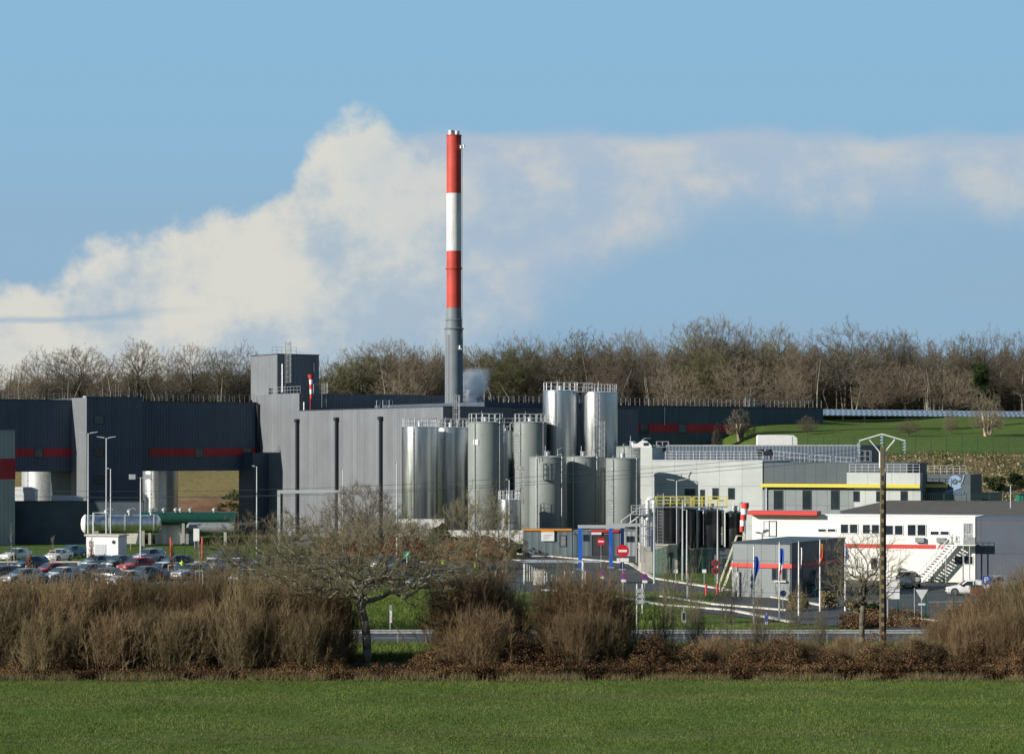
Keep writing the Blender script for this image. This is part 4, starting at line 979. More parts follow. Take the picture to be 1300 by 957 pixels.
t = thing('gas_cabinet', 'slim white cabinet on legs right of the small grey kiosk', 'cabinet', (WX(249.5,322),322,0)); MB().box(-.4,.4,-.25,.25,1.2,2.9).build('case', M['white'], t); MB().box(-.3,-.2,-.1,.1,0,1.2).build('leg', M['galv'], t); MB().box(.2,.3,-.1,.1,0,1.2).build('leg', M['galv'], t)
def trailer(label, px0, px1, pyt, Y, z0, tanker=False):
    L_ = WX(px1,Y)-WX(px0,Y); h = WZ(pyt,Y)-z0; t = thing('tanker_trailer' if tanker else 'box_trailer', label, 'trailer', (WX(px0,Y),Y,z0)); hh = h
    mb = MB()
    if tanker: mb.prism_y([(0,.9),(L_-.3,.9),(L_,1.3),(L_,h-.5),(L_-.6,h-.05),(L_-1.8,h),(.2,h),(0,h-.2)],-1.2,1.2)
    else: mb.prism_y([(0,.9),(L_,.9),(L_,h-.35),(L_-.9,h),(0,h)],-1.2,1.2)
    mb.build('body', M['white'], t)
    for x_ in (.9,2.1,L_-1.6): MB().lathe([(.48,-1.22),(.48,-.9)],(x_,0,.48),18,axis='y').build('wheel', M['tyre'], t)
    MB().box(.1,L_-.2,-.5,.5,.6,.9).build('chassis', M['dark'], t); return t
trailer('white box trailer at the far left, above the retaining wall', 21, 46, 618, 352, 2.7)
trailer('white lorry trailer just left of the stair tower, above the retaining wall', 67, 104, 629, 350, 2.7)
zz_ = 2.7
sheet('loading_terrace', [(-85,343),(-38,343),(-38,360),(-85,360)], 2.69, M['asphalt'])
tr = trailer('white tanker trailer parked on the grass behind the roof storey', 961, 1011, 552, 369, hz(WX(985,369),369)-0.2, True)
# --- solar canopy
q0 = Vector((WX(1040,446),446.0)); b = Bld('solar_canopy', 'long solar panel canopy on posts along the top of the grass bank', 'canopy', q0.x, q0.y, R(30), z=0)
L_ = b.fx(1345); zt_ = WZ(520,446); m_, t_, bs = mat_new('solar_cells')
oc = t_.node('ShaderNodeTexCoord').outputs['Object']; x_, y_, z_ = t_.sep(oc)
ck = t_.node('ShaderNodeTexChecker'); t_.put(ck.inputs[0], oc); ck.inputs['Scale'].default_value = 1.6; t_.put(bs.inputs['Base Color'], t_.mix(ck.outputs[1], (0.02,0.035,0.08), (0.42,0.46,0.52))); bs.inputs['Roughness'].default_value = .3
mb = MB(); y0_, y1_ = -.6, 5.0; z0_ = zt_-1.15
mb.add([(0,y0_,z0_),(L_,y0_,z0_),(L_,y1_,zt_+.1),(0,y1_,zt_+.1),(0,y0_,z0_+.12),(L_,y0_,z0_+.12),(L_,y1_,zt_+.22),(0,y1_,zt_+.22)], [(0,3,2,1),(4,5,6,7),(0,1,5,4),(1,2,6,5),(2,3,7,6),(3,0,4,7)]); mb.build('panels', m_, b.root)
b.box('back_wall', simple('brown_boarding',(0.06,0.045,0.035),.9,var=.3,scale=1), 0, L_, 6, 6.2, 14, z0_+.2)
x_ = 0.5
while x_ < L_: b.box('post', M['galv_dk'], x_-.12, x_+.12, 0, .24, 14, z0_); x_ += 5.2
# green cabins right
def gcab(label, px0, px1, pyt, Y, mat): 
    zg = hz(WX((px0+px1)/2,Y),Y)-.2; b = Bld('shed', label, 'shed', WX(px0,Y), Y, 0, z=zg); L_ = WX(px1,Y)-WX(px0,Y); zt_ = WZ(pyt,Y)-zg
    b.box('wall', M[mat], 0, L_, 0, 2.5, 0, zt_); b.box('roof', M['pipe'], -.08, L_+.08, -.1, 2.6, zt_, zt_+.12); return b
gcab('bright green shed right of the emblem wing', 1222, 1245, 626, 326, 'green_b'); gcab('nearly black shed right of the bright green shed, under the stony bank', 1246, 1272, 626, 326, 'dark')
b = gcab('green and white shed at the right edge below the stony bank', 1294, 1325, 628, 322, 'green_b'); b.box('white_trim', M['white'], .3, 3, -.05, -.001, 2.0, 2.4)
# ------------------------------------------------------------------ mesh fences
def mesh_fence(label, pts, h=2.0, sp=2.5, zf=None, px_lines=True, mat='green_f', gap=0.25):
    p0 = pts[0]; t = thing('mesh_fence', label, 'fence', (p0[0],p0[1],0)); pan = MB()
    for a, c in zip(pts[:-1], pts[1:]):
        a = Vector(a); c = Vector(c); L_ = (c-a).length; n_ = max(1, round(L_/sp))
        for i in range(n_):
            q0_ = a+(c-a)*i/n_; q1_ = a+(c-a)*(i+1)/n_; z0 = zf(*q0_) if zf else 0; z1 = zf(*q1_) if zf else 0
            A_ = Vector((q0_.x-p0[0],q0_.y-p0[1],z0)); B_ = Vector((q1_.x-p0[0],q1_.y-p0[1],z1))
            MB().box(A_.x-.04,A_.x+.04,A_.y-.04,A_.y+.04,A_.z-.3,A_.z+h+.08).build('post', M[mat], t)
            for hh in np.linspace(.08,h,6): pan.tube([A_+Vector((0,0,hh)),B_+Vector((0,0,hh))],.012,3,cap=False)
            m_ = int(L_/n_/gap)
            for j in range(m_): p = A_+(B_-A_)*(j+.5)/m_; pan.tube([p+Vector((0,0,.05)),p+Vector((0,0,h))],.008,3,cap=False)
    pan.build('mesh_panel', M[mat], t); return t
mesh_fence('green mesh fence along the lower edge of the grass bank', [(WX(1006,367),367),(WX(1320,365),365)], 2.6, 2.45, hz)
mesh_fence('green mesh fence in front of the concrete tank plinth', [tuple(G(829,735).xy),tuple(G(852,727).xy),tuple(G(905,727).xy)], 3.0, .95, gap=.15)
mesh_fence('green mesh fence across the grass by the red-brown saplings, right of the tank plinth', [tuple(G(856,738).xy),tuple(G(928,738).xy)], 2.6, 2.4)
mesh_fence('green mesh fence along the grass strip behind the car park', [(-76,288),(-27,288)], 1.9, 2.6)
mesh_fence('green mesh fence beside the parking yard in front of the white car', [tuple(G(1140,786).xy),tuple(G(1246,786).xy)], 2.2, 2.4)
mesh_fence('dark mesh fence in front of the emblem wing and the sheds', [(WX(1170,296),296),(WX(1285,292),292)], 8.2, 3.0)
mesh_fence('green mesh fence left of the no-entry signs, behind the brown shrubs', [tuple(G(632,752).xy),tuple(G(740,752).xy)], 2.2, 2.5)
# ------------------------------------------------------------------ guard rail and pole
t = thing('guard_rail', 'low galvanised guard rail along the road behind the hedge', 'guard rail', (-22,165,0)); mb = MB(); L_ = 80
YG = 165.0; 
mb.prism_y([(0,0)]*3, 0, 0) if False else None
prof = [(0,.45),(-.05,.5),(0,.56),(0,.62),(-.05,.68),(0,.75)]
vs = [(x_, y_, z_+.35) for x_ in (0,L_) for y_, z_ in prof]+[(x_, y_+.02, z_+.35) for x_ in (0,L_) for y_, z_ in prof]
mb.add(vs, [(i,i+1,7+i,6+i) for i in range(5)]+[(12+i,18+i,19+i,13+i) for i in range(5)]); mb.build('beam', M['galv'], t)
for i in range(41): MB().box(i*2-.05,i*2+.05,.02,.12,-.2,1.05).build('post', M['galv_dk'], t)
sheet('verge', [(-30,156),(90,156),(90,165.5),(-30,165.5)], 0.03, g.data.materials[0])
gy_ = 156.0; px_, zt_ = WX(1120,gy_), WZ(567,gy_)
t = thing('power_pole', 'tall square wooden power pole with a white Y-shaped crossarm on the right', 'power pole', (px_,gy_,0))
mb = MB(); 
for sx in (-1,1): mb.box(sx*.16-.05,sx*.16+.05,-.17,.17,0,WZ(595,gy_)) 
MB().tube([(0,0,0),(0,0,zt_)],[.24,.15],4,45).build('post', M['wood'], t)
z = .6
for k_ in range(26): MB().box(.03+.08,.2,-.02-.16,.16,z,z+.3).build('step_plate', M['pipe'], t) if False else None; z += .5
MB().prism_y([(-.1,.3),(.1,.3),(.07,WZ(600,gy_)),(-.07,WZ(600,gy_))],-.20,-.15).build('slotted_face', M['slots'], t); MB().box(.16,.24,-.12,.12,0.2,WZ(600,gy_)).build('edge_rail', M['pipe'], t)
s_ = gy_/FPX; zl = WZ(594,gy_); zj = WZ(574,gy_); za = WZ(559,gy_); zp = WZ(551,gy_); ze_ = WZ(559.5,gy_)
mb = MB()
for sx in (-1,1):
    mb.tube([(sx*.16,0,zl),(sx*.16,0,zj),(sx*16*s_,0,za+.05)],.05,6); mb.tube([(0,0,zp),(sx*29*s_,0,ze_)],.05,6)
mb.build('crossarm', M['frame_w'], t)
INS = []
for dx, zz in ((-29*s_,ze_),(0,zp),(29*s_,ze_)):
    mb = MB(); 
    for k_ in range(3): mb.lathe([(.02,0),(.14,-.02),(.14,-.06),(.03,-.12)],(dx,0,zz-.15-k_*.2),12)
    mb.tube([(dx,0,zz),(dx,0,zz-.85)],.025,5); mb.build('insulator', simple('insulator_glass',(0.35,0.5,0.55),.15,spec=.8), t, True); INS.append((px_+dx,gy_,zz-.85))
WEND = [(-148,326,17.2),(-145,327,18.0),(-142,328,17.2)]
t0 = thing('power_line', 'three thin sagging wires running left from the power pole across the works', 'power line', INS[0])
mb_ = []
for a, c in zip(INS, WEND):
    a = Vector(a); c = Vector(c); n_ = 40; pts = [a+(c-a)*i/n_-Vector((0,0,6.0*4*(i/n_)*(1-i/n_)))-Vector(INS[0]) for i in range(n_+1)]
    MB().tube(pts, .014, 4, cap=False).build('wire', M['pipe'], t0)
# ------------------------------------------------------------------ lamps
def lamp(label, px, pyt, Y, arms=2, arm=1.15, z0=0, tilt=.12, flood=False):
    h = WZ(pyt,Y)-z0; t = thing('street_lamp', label, 'street lamp', (WX(px,Y),Y,z0), group='lamp posts round the works')
    MB().tube([(0,0,0),(0,0,h)],[.11,.06],8).build('pole', M['lampgrey'], t, True)
    for s_ in ((-1,1) if arms == 2 else (-1,)):
        mb = MB()
        if flood: mb.box(s_*.9-.35,s_*.9+.35,-.3,.1,h-.2,h+.35)
        else: mb.prism_y([(s_*.25,h-.02),(s_*arm,h+tilt*arm),(s_*arm,h+tilt*arm+.07),(s_*.25,h+.1)] if s_ > 0 else [(s_*arm,h+tilt*arm),(s_*.25,h-.02),(s_*.25,h+.1),(s_*arm,h+tilt*arm+.07)],-.12,.12)
        mb.build('lamp_head', M['galv'] if flood else M['lampgrey'], t); MB().tube([(0,0,h-.05),(s_*.5,0,h+.02)],.04,6).build('arm', M['lampgrey'], t)
    return t
lamp('tallest double-headed lamp post, in front of the lit edge of the stair tower', 112, 550, 290)
lamp('double-headed lamp post in front of the windows of the stair tower', 135, 556, 286)
lamp('short single-headed lamp post at the right edge of the stair tower front', 140.5, 595, 300, 1, .5)
lamp('post with two square floodlights in front of the passage silo', 178.5, 606, 262, 2, flood=True)
lamp('single-headed lamp post beside the right end of the passage', 326, 592, 300, 1, .6)
lamp('single-headed lamp post before the middle of the tall grey hall', 435.5, 595, 290, 1, .4)
lamp('single-headed lamp post just left of the leftmost steel silo', 504, 587, 290, 1, .4)
lamp('thin lamp post beside the landing cage of the tank farm', 646.5, 609, 295, 1, .4)
lamp('double-headed lamp post before the pale grey building', 859, 610, 270)
lamp('double-headed lamp post with a dark head, in front of the yellow railing', 866.5, 634, 245, 2, 1.0)
lamp('plain lamp post between the two leftmost black tanks', 872, 647, 250, 1, .3)
lamp('lamp post in front of the widest black tank, left of the stair', 911, 645, 240, 1, .3)
lamp('short dark-headed lamp post on the gravel roof edge at the far right', 1283, 616, 275, 1, .2)
lamp('thin lamp post in front of the concrete plinth', 830.5, 640, 240, 1, .2)
# ------------------------------------------------------------------ signs
M['sign_red'] = simple('sign_red', (0.55,0.02,0.03), .4, var=.02); M['sign_blue'] = simple('sign_blue', (0.02,0.09,0.42), .4, var=.02); M['sign_vio'] = simple('sign_violet', (0.16,0.07,0.36), .4, var=.02)
def disc(mb, r, y, z=0, t_=.03, k=24): mb.lathe([(r,y),(r,y+t_)],(0,0,z),k,axis='y')
def post(name, label, cat, px, pyb, h, r=.035, mat='galv', group=None, rz=0):
    g_ = G(px,pyb); t = thing(name, label, cat, (g_.x,g_.y,0), rz, group); MB().tube([(0,0,0),(0,0,h)],r,6).build('post', M[mat], t); return t, g_.y
def noentry(label, px, py, r_px, pyb, plate=False):
    t, Y = post('no_entry_sign', label, 'road sign', px, pyb, WZ(py,EYE*FPX/(pyb-HZ))+.3); s_ = Y/FPX; r = r_px*s_; z = WZ(py,Y)
    mb = MB(); disc(mb,r,-.08,z); mb.build('disc', M['sign_red'], t); MB().box(-r*.68,r*.68,-.1,-.081,z-r*.18,z+r*.18).build('bar', M['white'], t)
    if plate: MB().box(-r*.95,r*.95,-.1,-.07,z-r*1.75,z-r*1.15).build('plate', M['white'], t)
noentry('smaller no-entry sign in front of the red-edged cabin', 763, 687, 5, 722)
noentry('larger no-entry sign with a white plate below, right of the blue posts', 790.5, 699, 8, 756, True)
def noparking(label, px, py, pyb, r_px=4):
    t, Y = post('no_parking_sign', label, 'road sign', px, pyb, WZ(py,EYE*FPX/(pyb-HZ))+.3); s_ = Y/FPX; r = r_px*s_; z = WZ(py,Y)
    mb = MB(); disc(mb,r,-.08,z); mb.build('disc', M['sign_red'], t); mb = MB(); disc(mb,r*.76,-.1,z,.019); mb.build('centre', M['sign_blue'], t)
    mb = MB(); mb.prism_y([(-r*.62,z+r*.5),(-r*.5,z+r*.62),(r*.62,z-r*.5),(r*.5,z-r*.62)][::-1],-.12,-.101); mb.build('slash', M['sign_red'], t); MB().box(-r*.8,r*.8,-.1,-.07,z-r*1.9,z-r*1.1).build('plate', M['white'], t)
noparking('red and blue no-parking sign left of the other two, below the blue portal', 765, 727, 770)
noparking('red and blue no-parking sign in the middle, below the larger no-entry sign', 791.5, 731, 772)
noparking('red and blue no-parking sign at the right, before the concrete plinth', 818.5, 732, 768)
t, Y = post('mirror_sign', 'two dark round signs on one post left of the entrance block', 'road sign', 908, 760, 4.0)
for py in (714.5,724): 
    mb = MB(); disc(mb,.33,-.08,WZ(py,Y)); mb.build('disc', M['sign_red'], t); mb = MB(); disc(mb,.24,-.1,WZ(py,Y),.019); mb.build('centre', M['plastic'], t)
t, Y = post('direction_sign', 'round dark blue sign in front of the entrance block corner', 'road sign', 994, 772, 1.9); mb = MB(); disc(mb,.28,-.08,WZ(753,Y)); mb.build('disc', M['navy'], t)
t, Y = post('parking_sign', 'square blue parking sign with a white P at the right edge of the yard', 'road sign', 1252, 775, 0); z = WZ(736,Y); r = .36
bpy.data.objects.remove([c for c in bpy.data.objects if c.parent == t][0]); MB().tube([(0,0,0),(0,0,z)],.04,6).build('post', M['galv'], t)
MB().box(-r,r,-.08,-.05,z-r,z+r).build('panel', M['sign_blue'], t)
mb = MB(); mb.box(-.16,-.08,-.1,-.081,z-.24,z+.24); mb.box(-.08,.1,-.1,-.081,z+.17,z+.24); mb.box(-.08,.1,-.1,-.081,z-.03,z+.04); mb.box(.08,.16,-.1,-.081,z-.01,z+.22); mb.build('letter', M['white'], t)
t, Y = post('give_way_sign', 'pale inverted triangle sign with a small plate, right of the power pole', 'road sign', 1170, 789, WZ(748,EYE*FPX/219)); z = WZ(754,Y)
r = 8*Y/FPX; MB().prism_y([(-r,z+r*.75),(r,z+r*.75),(0,z-r*.95)][::-1],-.08,-.05).build('triangle', simple('sign_back',(0.62,0.64,0.65),.5,var=.03), t); MB().box(-.28,.28,-.08,-.05,WZ(768,Y),WZ(765.5,Y)).build('plate', M['white'], t)
t, Y = post('bollard_post', 'plain galvanised post left of the give-way sign', 'post', 1161, 787, WZ(746,EYE*FPX/217))
t, Y = post('board_sign', 'large white board sign on a post beside the power pole', 'sign', 1127, 795, WZ(735,EYE*FPX/225), r=.05); z0, z1 = WZ(760,Y), WZ(735,Y)
MB().box(-.25,.9,-.08,-.04,z0,WZ(752,Y)).build('lower_panel', M['white'], t); MB().box(-.25,.9,-.08,-.04,WZ(751,Y),WZ(746,Y)).build('middle_panel', M['white'], t); MB().box(-.25,.9,-.08,-.04,WZ(745.2,Y),z1).build('upper_panel', M['white'], t)
t, Y = post('direction_sign', 'white finger-post frame of two uprights with stacked plates, behind the brown shrubs', 'sign', 808.5, 799, WZ(741,EYE*FPX/229), r=.05, mat='white')
MB().tube([(.42,0,WZ(778,Y)),(.42,0,WZ(741,Y))],.05,6).build('post', M['white'], t)
for k_ in range(3): MB().box(-.1,.52,-.1,-.06,WZ(766-7*k_,Y),WZ(761-7*k_,Y)).build('plate', M['lampgrey'], t)
t, Y = post('marker_sign', 'tall slim white sign seen edge-on in the grass gap behind the oak', 'sign', 495.5, 806, WZ(770,EYE*FPX/236), r=.04); MB().box(-.05,.12,-.05,.3,WZ(790,Y),WZ(768,Y)).build('panel', M['white'], t)
t, Y = post('assembly_sign', 'small green square sign on a post in the car park near the orange-brown bank', 'sign', 516.5, 731, WZ(700,EYE*FPX/161), mat='white'); z = WZ(704,Y); MB().box(-.36,.36,-.06,-.03,z-.36,z+.36).build('panel', simple('sign_green',(0.02,0.35,0.2),.4), t); MB().prism_y([(-.2,z),(-.05,z-.2),(.22,z+.18),(.12,z+.22),(-.05,z)],-.08,-.061).build('symbol', M['white'], t)
t, Y = post('assembly_sign', 'small dark green sign board beside the entrance block doorway', 'sign', 1035, 757, 1.7); z = WZ(748,Y); MB().box(-.3,.3,-.06,-.03,z-.35,z+.3).build('panel', simple('sign_green_dark',(0.03,0.2,0.14),.4), t); MB().prism_y([(-.15,z),(-.05,z-.15),(.2,z+.18),(.12,z+.2),(-.05,z)],-.08,-.061).build('symbol', M['white'], t)
t, Y = post('marker_sign', 'small blue and white sign on a short post in the grass below the flagpoles', 'sign', 973, 797, 1.2); z = WZ(787,Y); MB().box(-.14,.14,-.06,-.03,z-.35,z+.4).build('panel', M['sign_blue'], t); MB().box(-.1,.1,-.075,-.061,z-.33,z-.1).build('plate', M['white'], t)
t, Y = post('marker_sign', 'small dark framed sign on a short post in the grass below the twin dark signs', 'sign', 868, 790, 1.2); z = WZ(782,Y); MB().box(-.18,.18,-.06,-.03,z-.5,z+.4).build('panel', M['galv'], t); MB().box(-.1,.1,-.075,-.061,z-.3,z+.3).build('plate', M['dark'], t)
for px, lab in ((217,'left of two red marker posts on the grass strip behind the car park'),(257,'right of two red marker posts on the grass strip, by the slim white cabinet')):
    t, Y = post('marker_post', lab, 'post', px, 712, WZ(683,EYE*FPX/142), r=.05, group='red marker posts'); MB().tube([(0,0,.1),(0,0,WZ(682,Y))],.14,8).build('sleeve', M['orange_red'], t)
for px, py, lab in ((896.5,757,'left of two small orange posts at the kerb below the lamp post'),(910.5,756,'right of two small orange posts at the kerb below the twin dark signs')):
    t, Y = post('marker_post', lab, 'post', px, py, 1.0, r=.05); MB().tube([(0,0,.1),(0,0,1.15)],.1,8).build('sleeve', M['orange_red'], t)
for i, (px, a, c, lab) in enumerate(((937.5,727,758,'white bollard post in front of the left end of the entrance block'),(873,727,760,'white post with a red top in front of the mesh fence'),(740,713,747,'white and black striped post left of the blue portal'))):
    t, Y = post('bollard', lab, 'post', px, c, WZ(a,EYE*FPX/(c-HZ)), r=.1, mat='white'); MB().tube([(0,0,WZ(a,Y)-.05),(0,0,WZ(a,Y)+.1)],.11,8).build('cap', M['sign_red'] if i == 1 else M['galv'], t)
for px, lab in ((858,'left of the two small white number plates on stakes before the mesh fence'),(894,'small white number plate on a stake left of the orange posts')):
    t, Y = post('number_plate', lab, 'sign', px, 742, 1.5); MB().box(-.2,.2,-.06,-.03,1.2,1.55).build('panel', M['white'], t)
# bus-stop like shelter (glass and posts) behind the shrubs
g_ = G(665,742); t = thing('bike_shelter', 'low grey glazed shelter with white posts and a flat roof, behind the brown shrubs', 'shelter', (g_.x,g_.y,0)); L_ = 6.2
for x_ in (0,2.1,L_/2+1,L_): MB().box(x_-.06,x_+.06,-.06,.06,0,2.3).build('post', M['white'], t)
MB().prism_y([(-.4,2.3),(L_+1.5,2.3),(L_+1.5,2.4),(-.4,2.45)],-1.2,1.6).build('roof', M['galv'], t); mb = MB(); [mb.box(x_+.05,x_+.12,1.4,1.45,.3,2.1) for x_ in np.arange(0,L_,.25)]; mb.build('slatted_back', M['white_conc'], t)
g_ = G(672,742); t = thing('meter_cabinet', 'pale cream meter cabinet in the shelter behind the brown shrubs', 'cabinet', (g_.x+.9,g_.y-1,0)); MB().box(-.5,.5,-.3,.3,0,1.5).build('case', M['kerb'], t); MB().box(-.56,.56,-.36,.36,1.5,1.58).build('lid', M['concrete'], t)
# stair by the black tanks
g_ = G(918,755); t = thing('steel_steps', 'steep pale steel steps with handrails left of the entrance block', 'stair', (WX(915,226),226,0)); mb = MB()
for yy_ in (0,.9): mb.tube([(0,yy_,1.0),(1.6,yy_,5.4)],.05,5); mb.tube([(0,yy_,0),(0,yy_,1.0)],.05,5); mb.tube([(0.2,yy_,0),(1.8,yy_,4.4)],.09,4); mb.tube([(1.6,yy_,5.4),(2.2,yy_,5.4),(2.2,yy_,0)],.05,5)
mb.build('handrail', simple('cream_rail',(0.6,0.58,0.42),.5), t); 
for k_ in range(14): MB().box(.15+k_*.12,.45+k_*.12,0,.9,.3+k_*.3,.34+k_*.3).build('tread', M['galv'], t)
# picnic table
g_ = G(1191,741); t = thing('picnic_table', 'dark picnic table at the foot of the outside stair', 'table', (g_.x,g_.y,0)); MB().box(-.9,.9,-.4,.4,.7,.76).build('table_top', M['plastic'], t)
for s_ in (-1,1): MB().box(-.9,.9,s_*.75-.14,s_*.75+.14,.42,.47).build('bench', M['plastic'], t); MB().tube([(s_*.6,-.8,0),(s_*.6,0,.7)],.05,4).build('leg', M['dark'], t); MB().tube([(s_*.6,.8,0),(s_*.6,0,.7)],.05,4).build('leg', M['dark'], t)
g_ = G(1239,758); t = thing('wheelie_bin', 'brown and green waste bin in front of the rear of the white car', 'bin', (g_.x,g_.y,0)); MB().prism_y([(-.45,0),(.45,0),(.55,1.05),(-.55,1.05)],-.35,.35).build('bin_body', simple('bin_brown',(.16,.07,.05),.5), t); MB().box(-.58,.58,-.4,.4,1.05,1.12).build('lid', M['green_f'], t)

# ------------------------------------------------------------------ cars
def car_mesh(st, L_, kind):
    "stations: x, half width, z bottom, z belt, half roof, z roof"
    mb = MB(); rings = []
    for (x_, hw, zb, zl_, hr, zr) in st:
        half = [(0,zb),(hw*.86,zb),(hw*.98,zb+.10),(hw,(zb+zl_)/2),(hw*.97,zl_),(hr,zr-.06),(hr*.86,zr),(0,zr+.015)]
        ring_ = [(x_, y_, z_) for y_, z_ in half]+[(x_, -y_, z_) for y_, z_ in half[-2:0:-1]]; rings.append(ring_)
    n_ = len(rings[0]); vs = [p for r_ in rings for p in r_]
    fs = [(i*n_+j, i*n_+(j+1)%n_, (i+1)*n_+(j+1)%n_, (i+1)*n_+j) for i in range(len(rings)-1) for j in range(n_)]
    fs += [tuple(reversed(range(n_))), tuple(range((len(rings)-1)*n_, len(rings)*n_))]; mb.add(vs, fs); return mb
def lerp(a, b, t): return a+(b-a)*t
def make_car(kind):
    if kind == 'suv':
        st = [(-2.2,.62,.38,.72,.5,.74),(-2.1,.80,.26,.86,.7,.88),(-1.2,.89,.24,1.0,.78,1.04),(-.95,.90,.24,1.03,.78,1.06),(-.35,.90,.24,1.05,.64,1.60),(.6,.90,.24,1.06,.66,1.66),(1.7,.90,.24,1.08,.63,1.60),(2.05,.87,.28,1.08,.72,1.12),(2.15,.78,.36,.95,.6,.97)]; wr = .35; a = (-.95,-.35,1.7,2.05)
    else:
        st = [(-2.05,.60,.30,.58,.45,.60),(-1.95,.78,.20,.72,.66,.74),(-1.15,.86,.18,.88,.74,.91),(-.95,.87,.18,.90,.74,.93),(-.2,.87,.18,.92,.60,1.42),(.6,.87,.18,.93,.61,1.46),(1.5,.87,.18,.95,.57,1.38),(1.95,.84,.24,.97,.68,1.0),(2.03,.74,.32,.82,.55,.84)]; wr = .32; a = (-.95,-.2,1.5,1.95)
    t = thing('parked_car', 'car', 'car'); body = car_mesh(st, 4, kind).build('body', CP['white'], t, True)
    sd_ = {s_[0]: s_ for s_ in st}; mb = MB(); e = .012
    def side(x_, f, s_):                     # point on the glasshouse side at height fraction f
        ks = sorted(sd_); 
        for i in range(len(ks)-1):
            if ks[i] <= x_ <= ks[i+1]: u = (x_-ks[i])/(ks[i+1]-ks[i]); S = [lerp(p, q, u) for p, q in zip(sd_[ks[i]], sd_[ks[i+1]])]; break
        y0, z0, y1, z1 = S[1]*.97, S[3], S[4], S[5]-.06
        return (x_, s_*(lerp(y0,y1,f)+e), lerp(z0,z1,f)+.0)
    side_mb = MB()
    for s_ in (-1,1):
        for (x0, x1, xt0, xt1) in ((a[0]+.25, .38, a[1]+.05, .38),(.46, a[2]+.12, .46, a[2]-.12)):
            q_ = [side(x0,.1,s_), side(x1,.1,s_), side(xt1,.9,s_), side(xt0,.9,s_)]; side_mb.add(q_ if s_ < 0 else q_[::-1], [(0,1,2,3)])
    side_mb.build('side_windows', M['carglass'], t)
    for nm, xa_, xb_ in (('windscreen', a[0], a[1]), ('rear_window', a[3], a[2])):
        S0, S1 = sd_[xa_], sd_[xb_]; d_ = -1 if nm == 'windscreen' else 1
        def cpt(f, s_): return (lerp(S0[0],S1[0],f)+d_*.02, s_*(lerp(S0[4]*1.12,S1[4]*.88,f)), lerp(S0[5],S1[5],f)+.03)
        f0 = .08 if d_ < 0 else .12; q_ = [cpt(f0,-1),cpt(f0,1),cpt(.9,1),cpt(.9,-1)]
        mb = MB(); mb.add(q_ if d_ > 0 else q_[::-1], [(0,1,2,3)]); mb.build(nm, M['carglass'], t)
    hw = .88 if kind == 'suv' else .85
    for x_ in (-1.3, 1.28):
        for s_ in (-1,1):
            mb = MB(); y0 = s_*hw; mb.lathe([(wr*.62,-.02),(wr*.95,-.02),(wr,.03),(wr,.2)] if s_ < 0 else [(wr,-.2),(wr,-.03),(wr*.95,.02),(wr*.62,.02)],(x_,y0,wr),20,axis='y'); wh = mb.build('wheel', M['tyre'], t, True)
            mb = MB(); mb.lathe([(.05,0),(wr*.6,0),(wr*.64,.02)],(x_,y0-(.045 if s_ < 0 else -.025),wr),14,axis='y'); mb.build('rim', M['rim'], wh, True)
        for s_ in (-1,1): MB().lathe([(wr*1.16,0),(wr*1.16,.02)],(x_,s_*(hw+.018)-.01,wr+.03),20,axis='y').build('wheel_arch', M['plastic'], t)
    F_ = st[1]; B_ = st[-2]; zf_ = F_[3]-.14; zb_ = B_[3]-.22
    for s_ in (-1,1):
        MB().prism([(st[0][0]-.0,s_*.38),(st[0][0]-.0,s_*.62),(F_[0]+.02,s_*.80),(F_[0]+.1,s_*.80),(F_[0]+.1,s_*.38)] if s_ > 0 else [(F_[0]+.1,-.38),(F_[0]+.1,-.80),(F_[0]+.02,-.80),(st[0][0],-.62),(st[0][0],-.38)],zf_-.09,zf_+.07).build('headlight', M['lamp_clear'], t)
        MB().box(B_[0]-.06,B_[0]+.09,min(s_*.56,s_*.8),max(s_*.56,s_*.8),zb_-.12,zb_+.16).build('taillight', M['lamp_red'], t)
        MB().box(a[0]+.2,a[0]+.36,min(s_*.86,s_*1.03),max(s_*.86,s_*1.03),F_[3]+.2,F_[3]+.34).build('mirror', M['plastic'], t)
    MB().box(st[0][0]-.02,st[0][0]+.05,-.36,.36,zf_-.1,zf_+.0).build('grille', M['plastic'], t)
    MB().box(st[0][0]-.03,st[0][0]+.05,-.26,.26,zf_-.26,zf_-.15).build('number_plate', M['white'], t); MB().box(B_[0]+.04,B_[0]+.11,-.26,.26,zb_-.22,zb_-.11).build('number_plate', M['white'], t)
    MB().box(st[0][0]-.01,st[0][0]+.1,-.66,.66,st[0][2]-.03,st[0][2]+.1).build('bumper', M['plastic'], t)
    return t, body
protos = {k: make_car(k) for k in ('hatch','suv')}
used = {'hatch': False, 'suv': False}
def place_car(kind, col, px, pyb, rz, label, group='cars parked in the works car park', scale=1.0, Y=None):
    p_, body = protos[kind]; g_ = G(px,pyb) if Y is None else Vector((WX(px,Y),Y,0))
    if not used[kind]: o = p_; used[kind] = True
    else: o = copy_tree(p_)
    o.location = (g_.x, g_.y, .06); o.rotation_euler = (0,0,R(rz)); o.scale = (scale,)*3
    o['label'] = label; o['group'] = group
    bd = [c for c in bpy.data.objects if c.parent == o and c.name.startswith('body')][0]
    bd.material_slots[0].link = 'OBJECT'; bd.material_slots[0].material = CP[col]
    return o
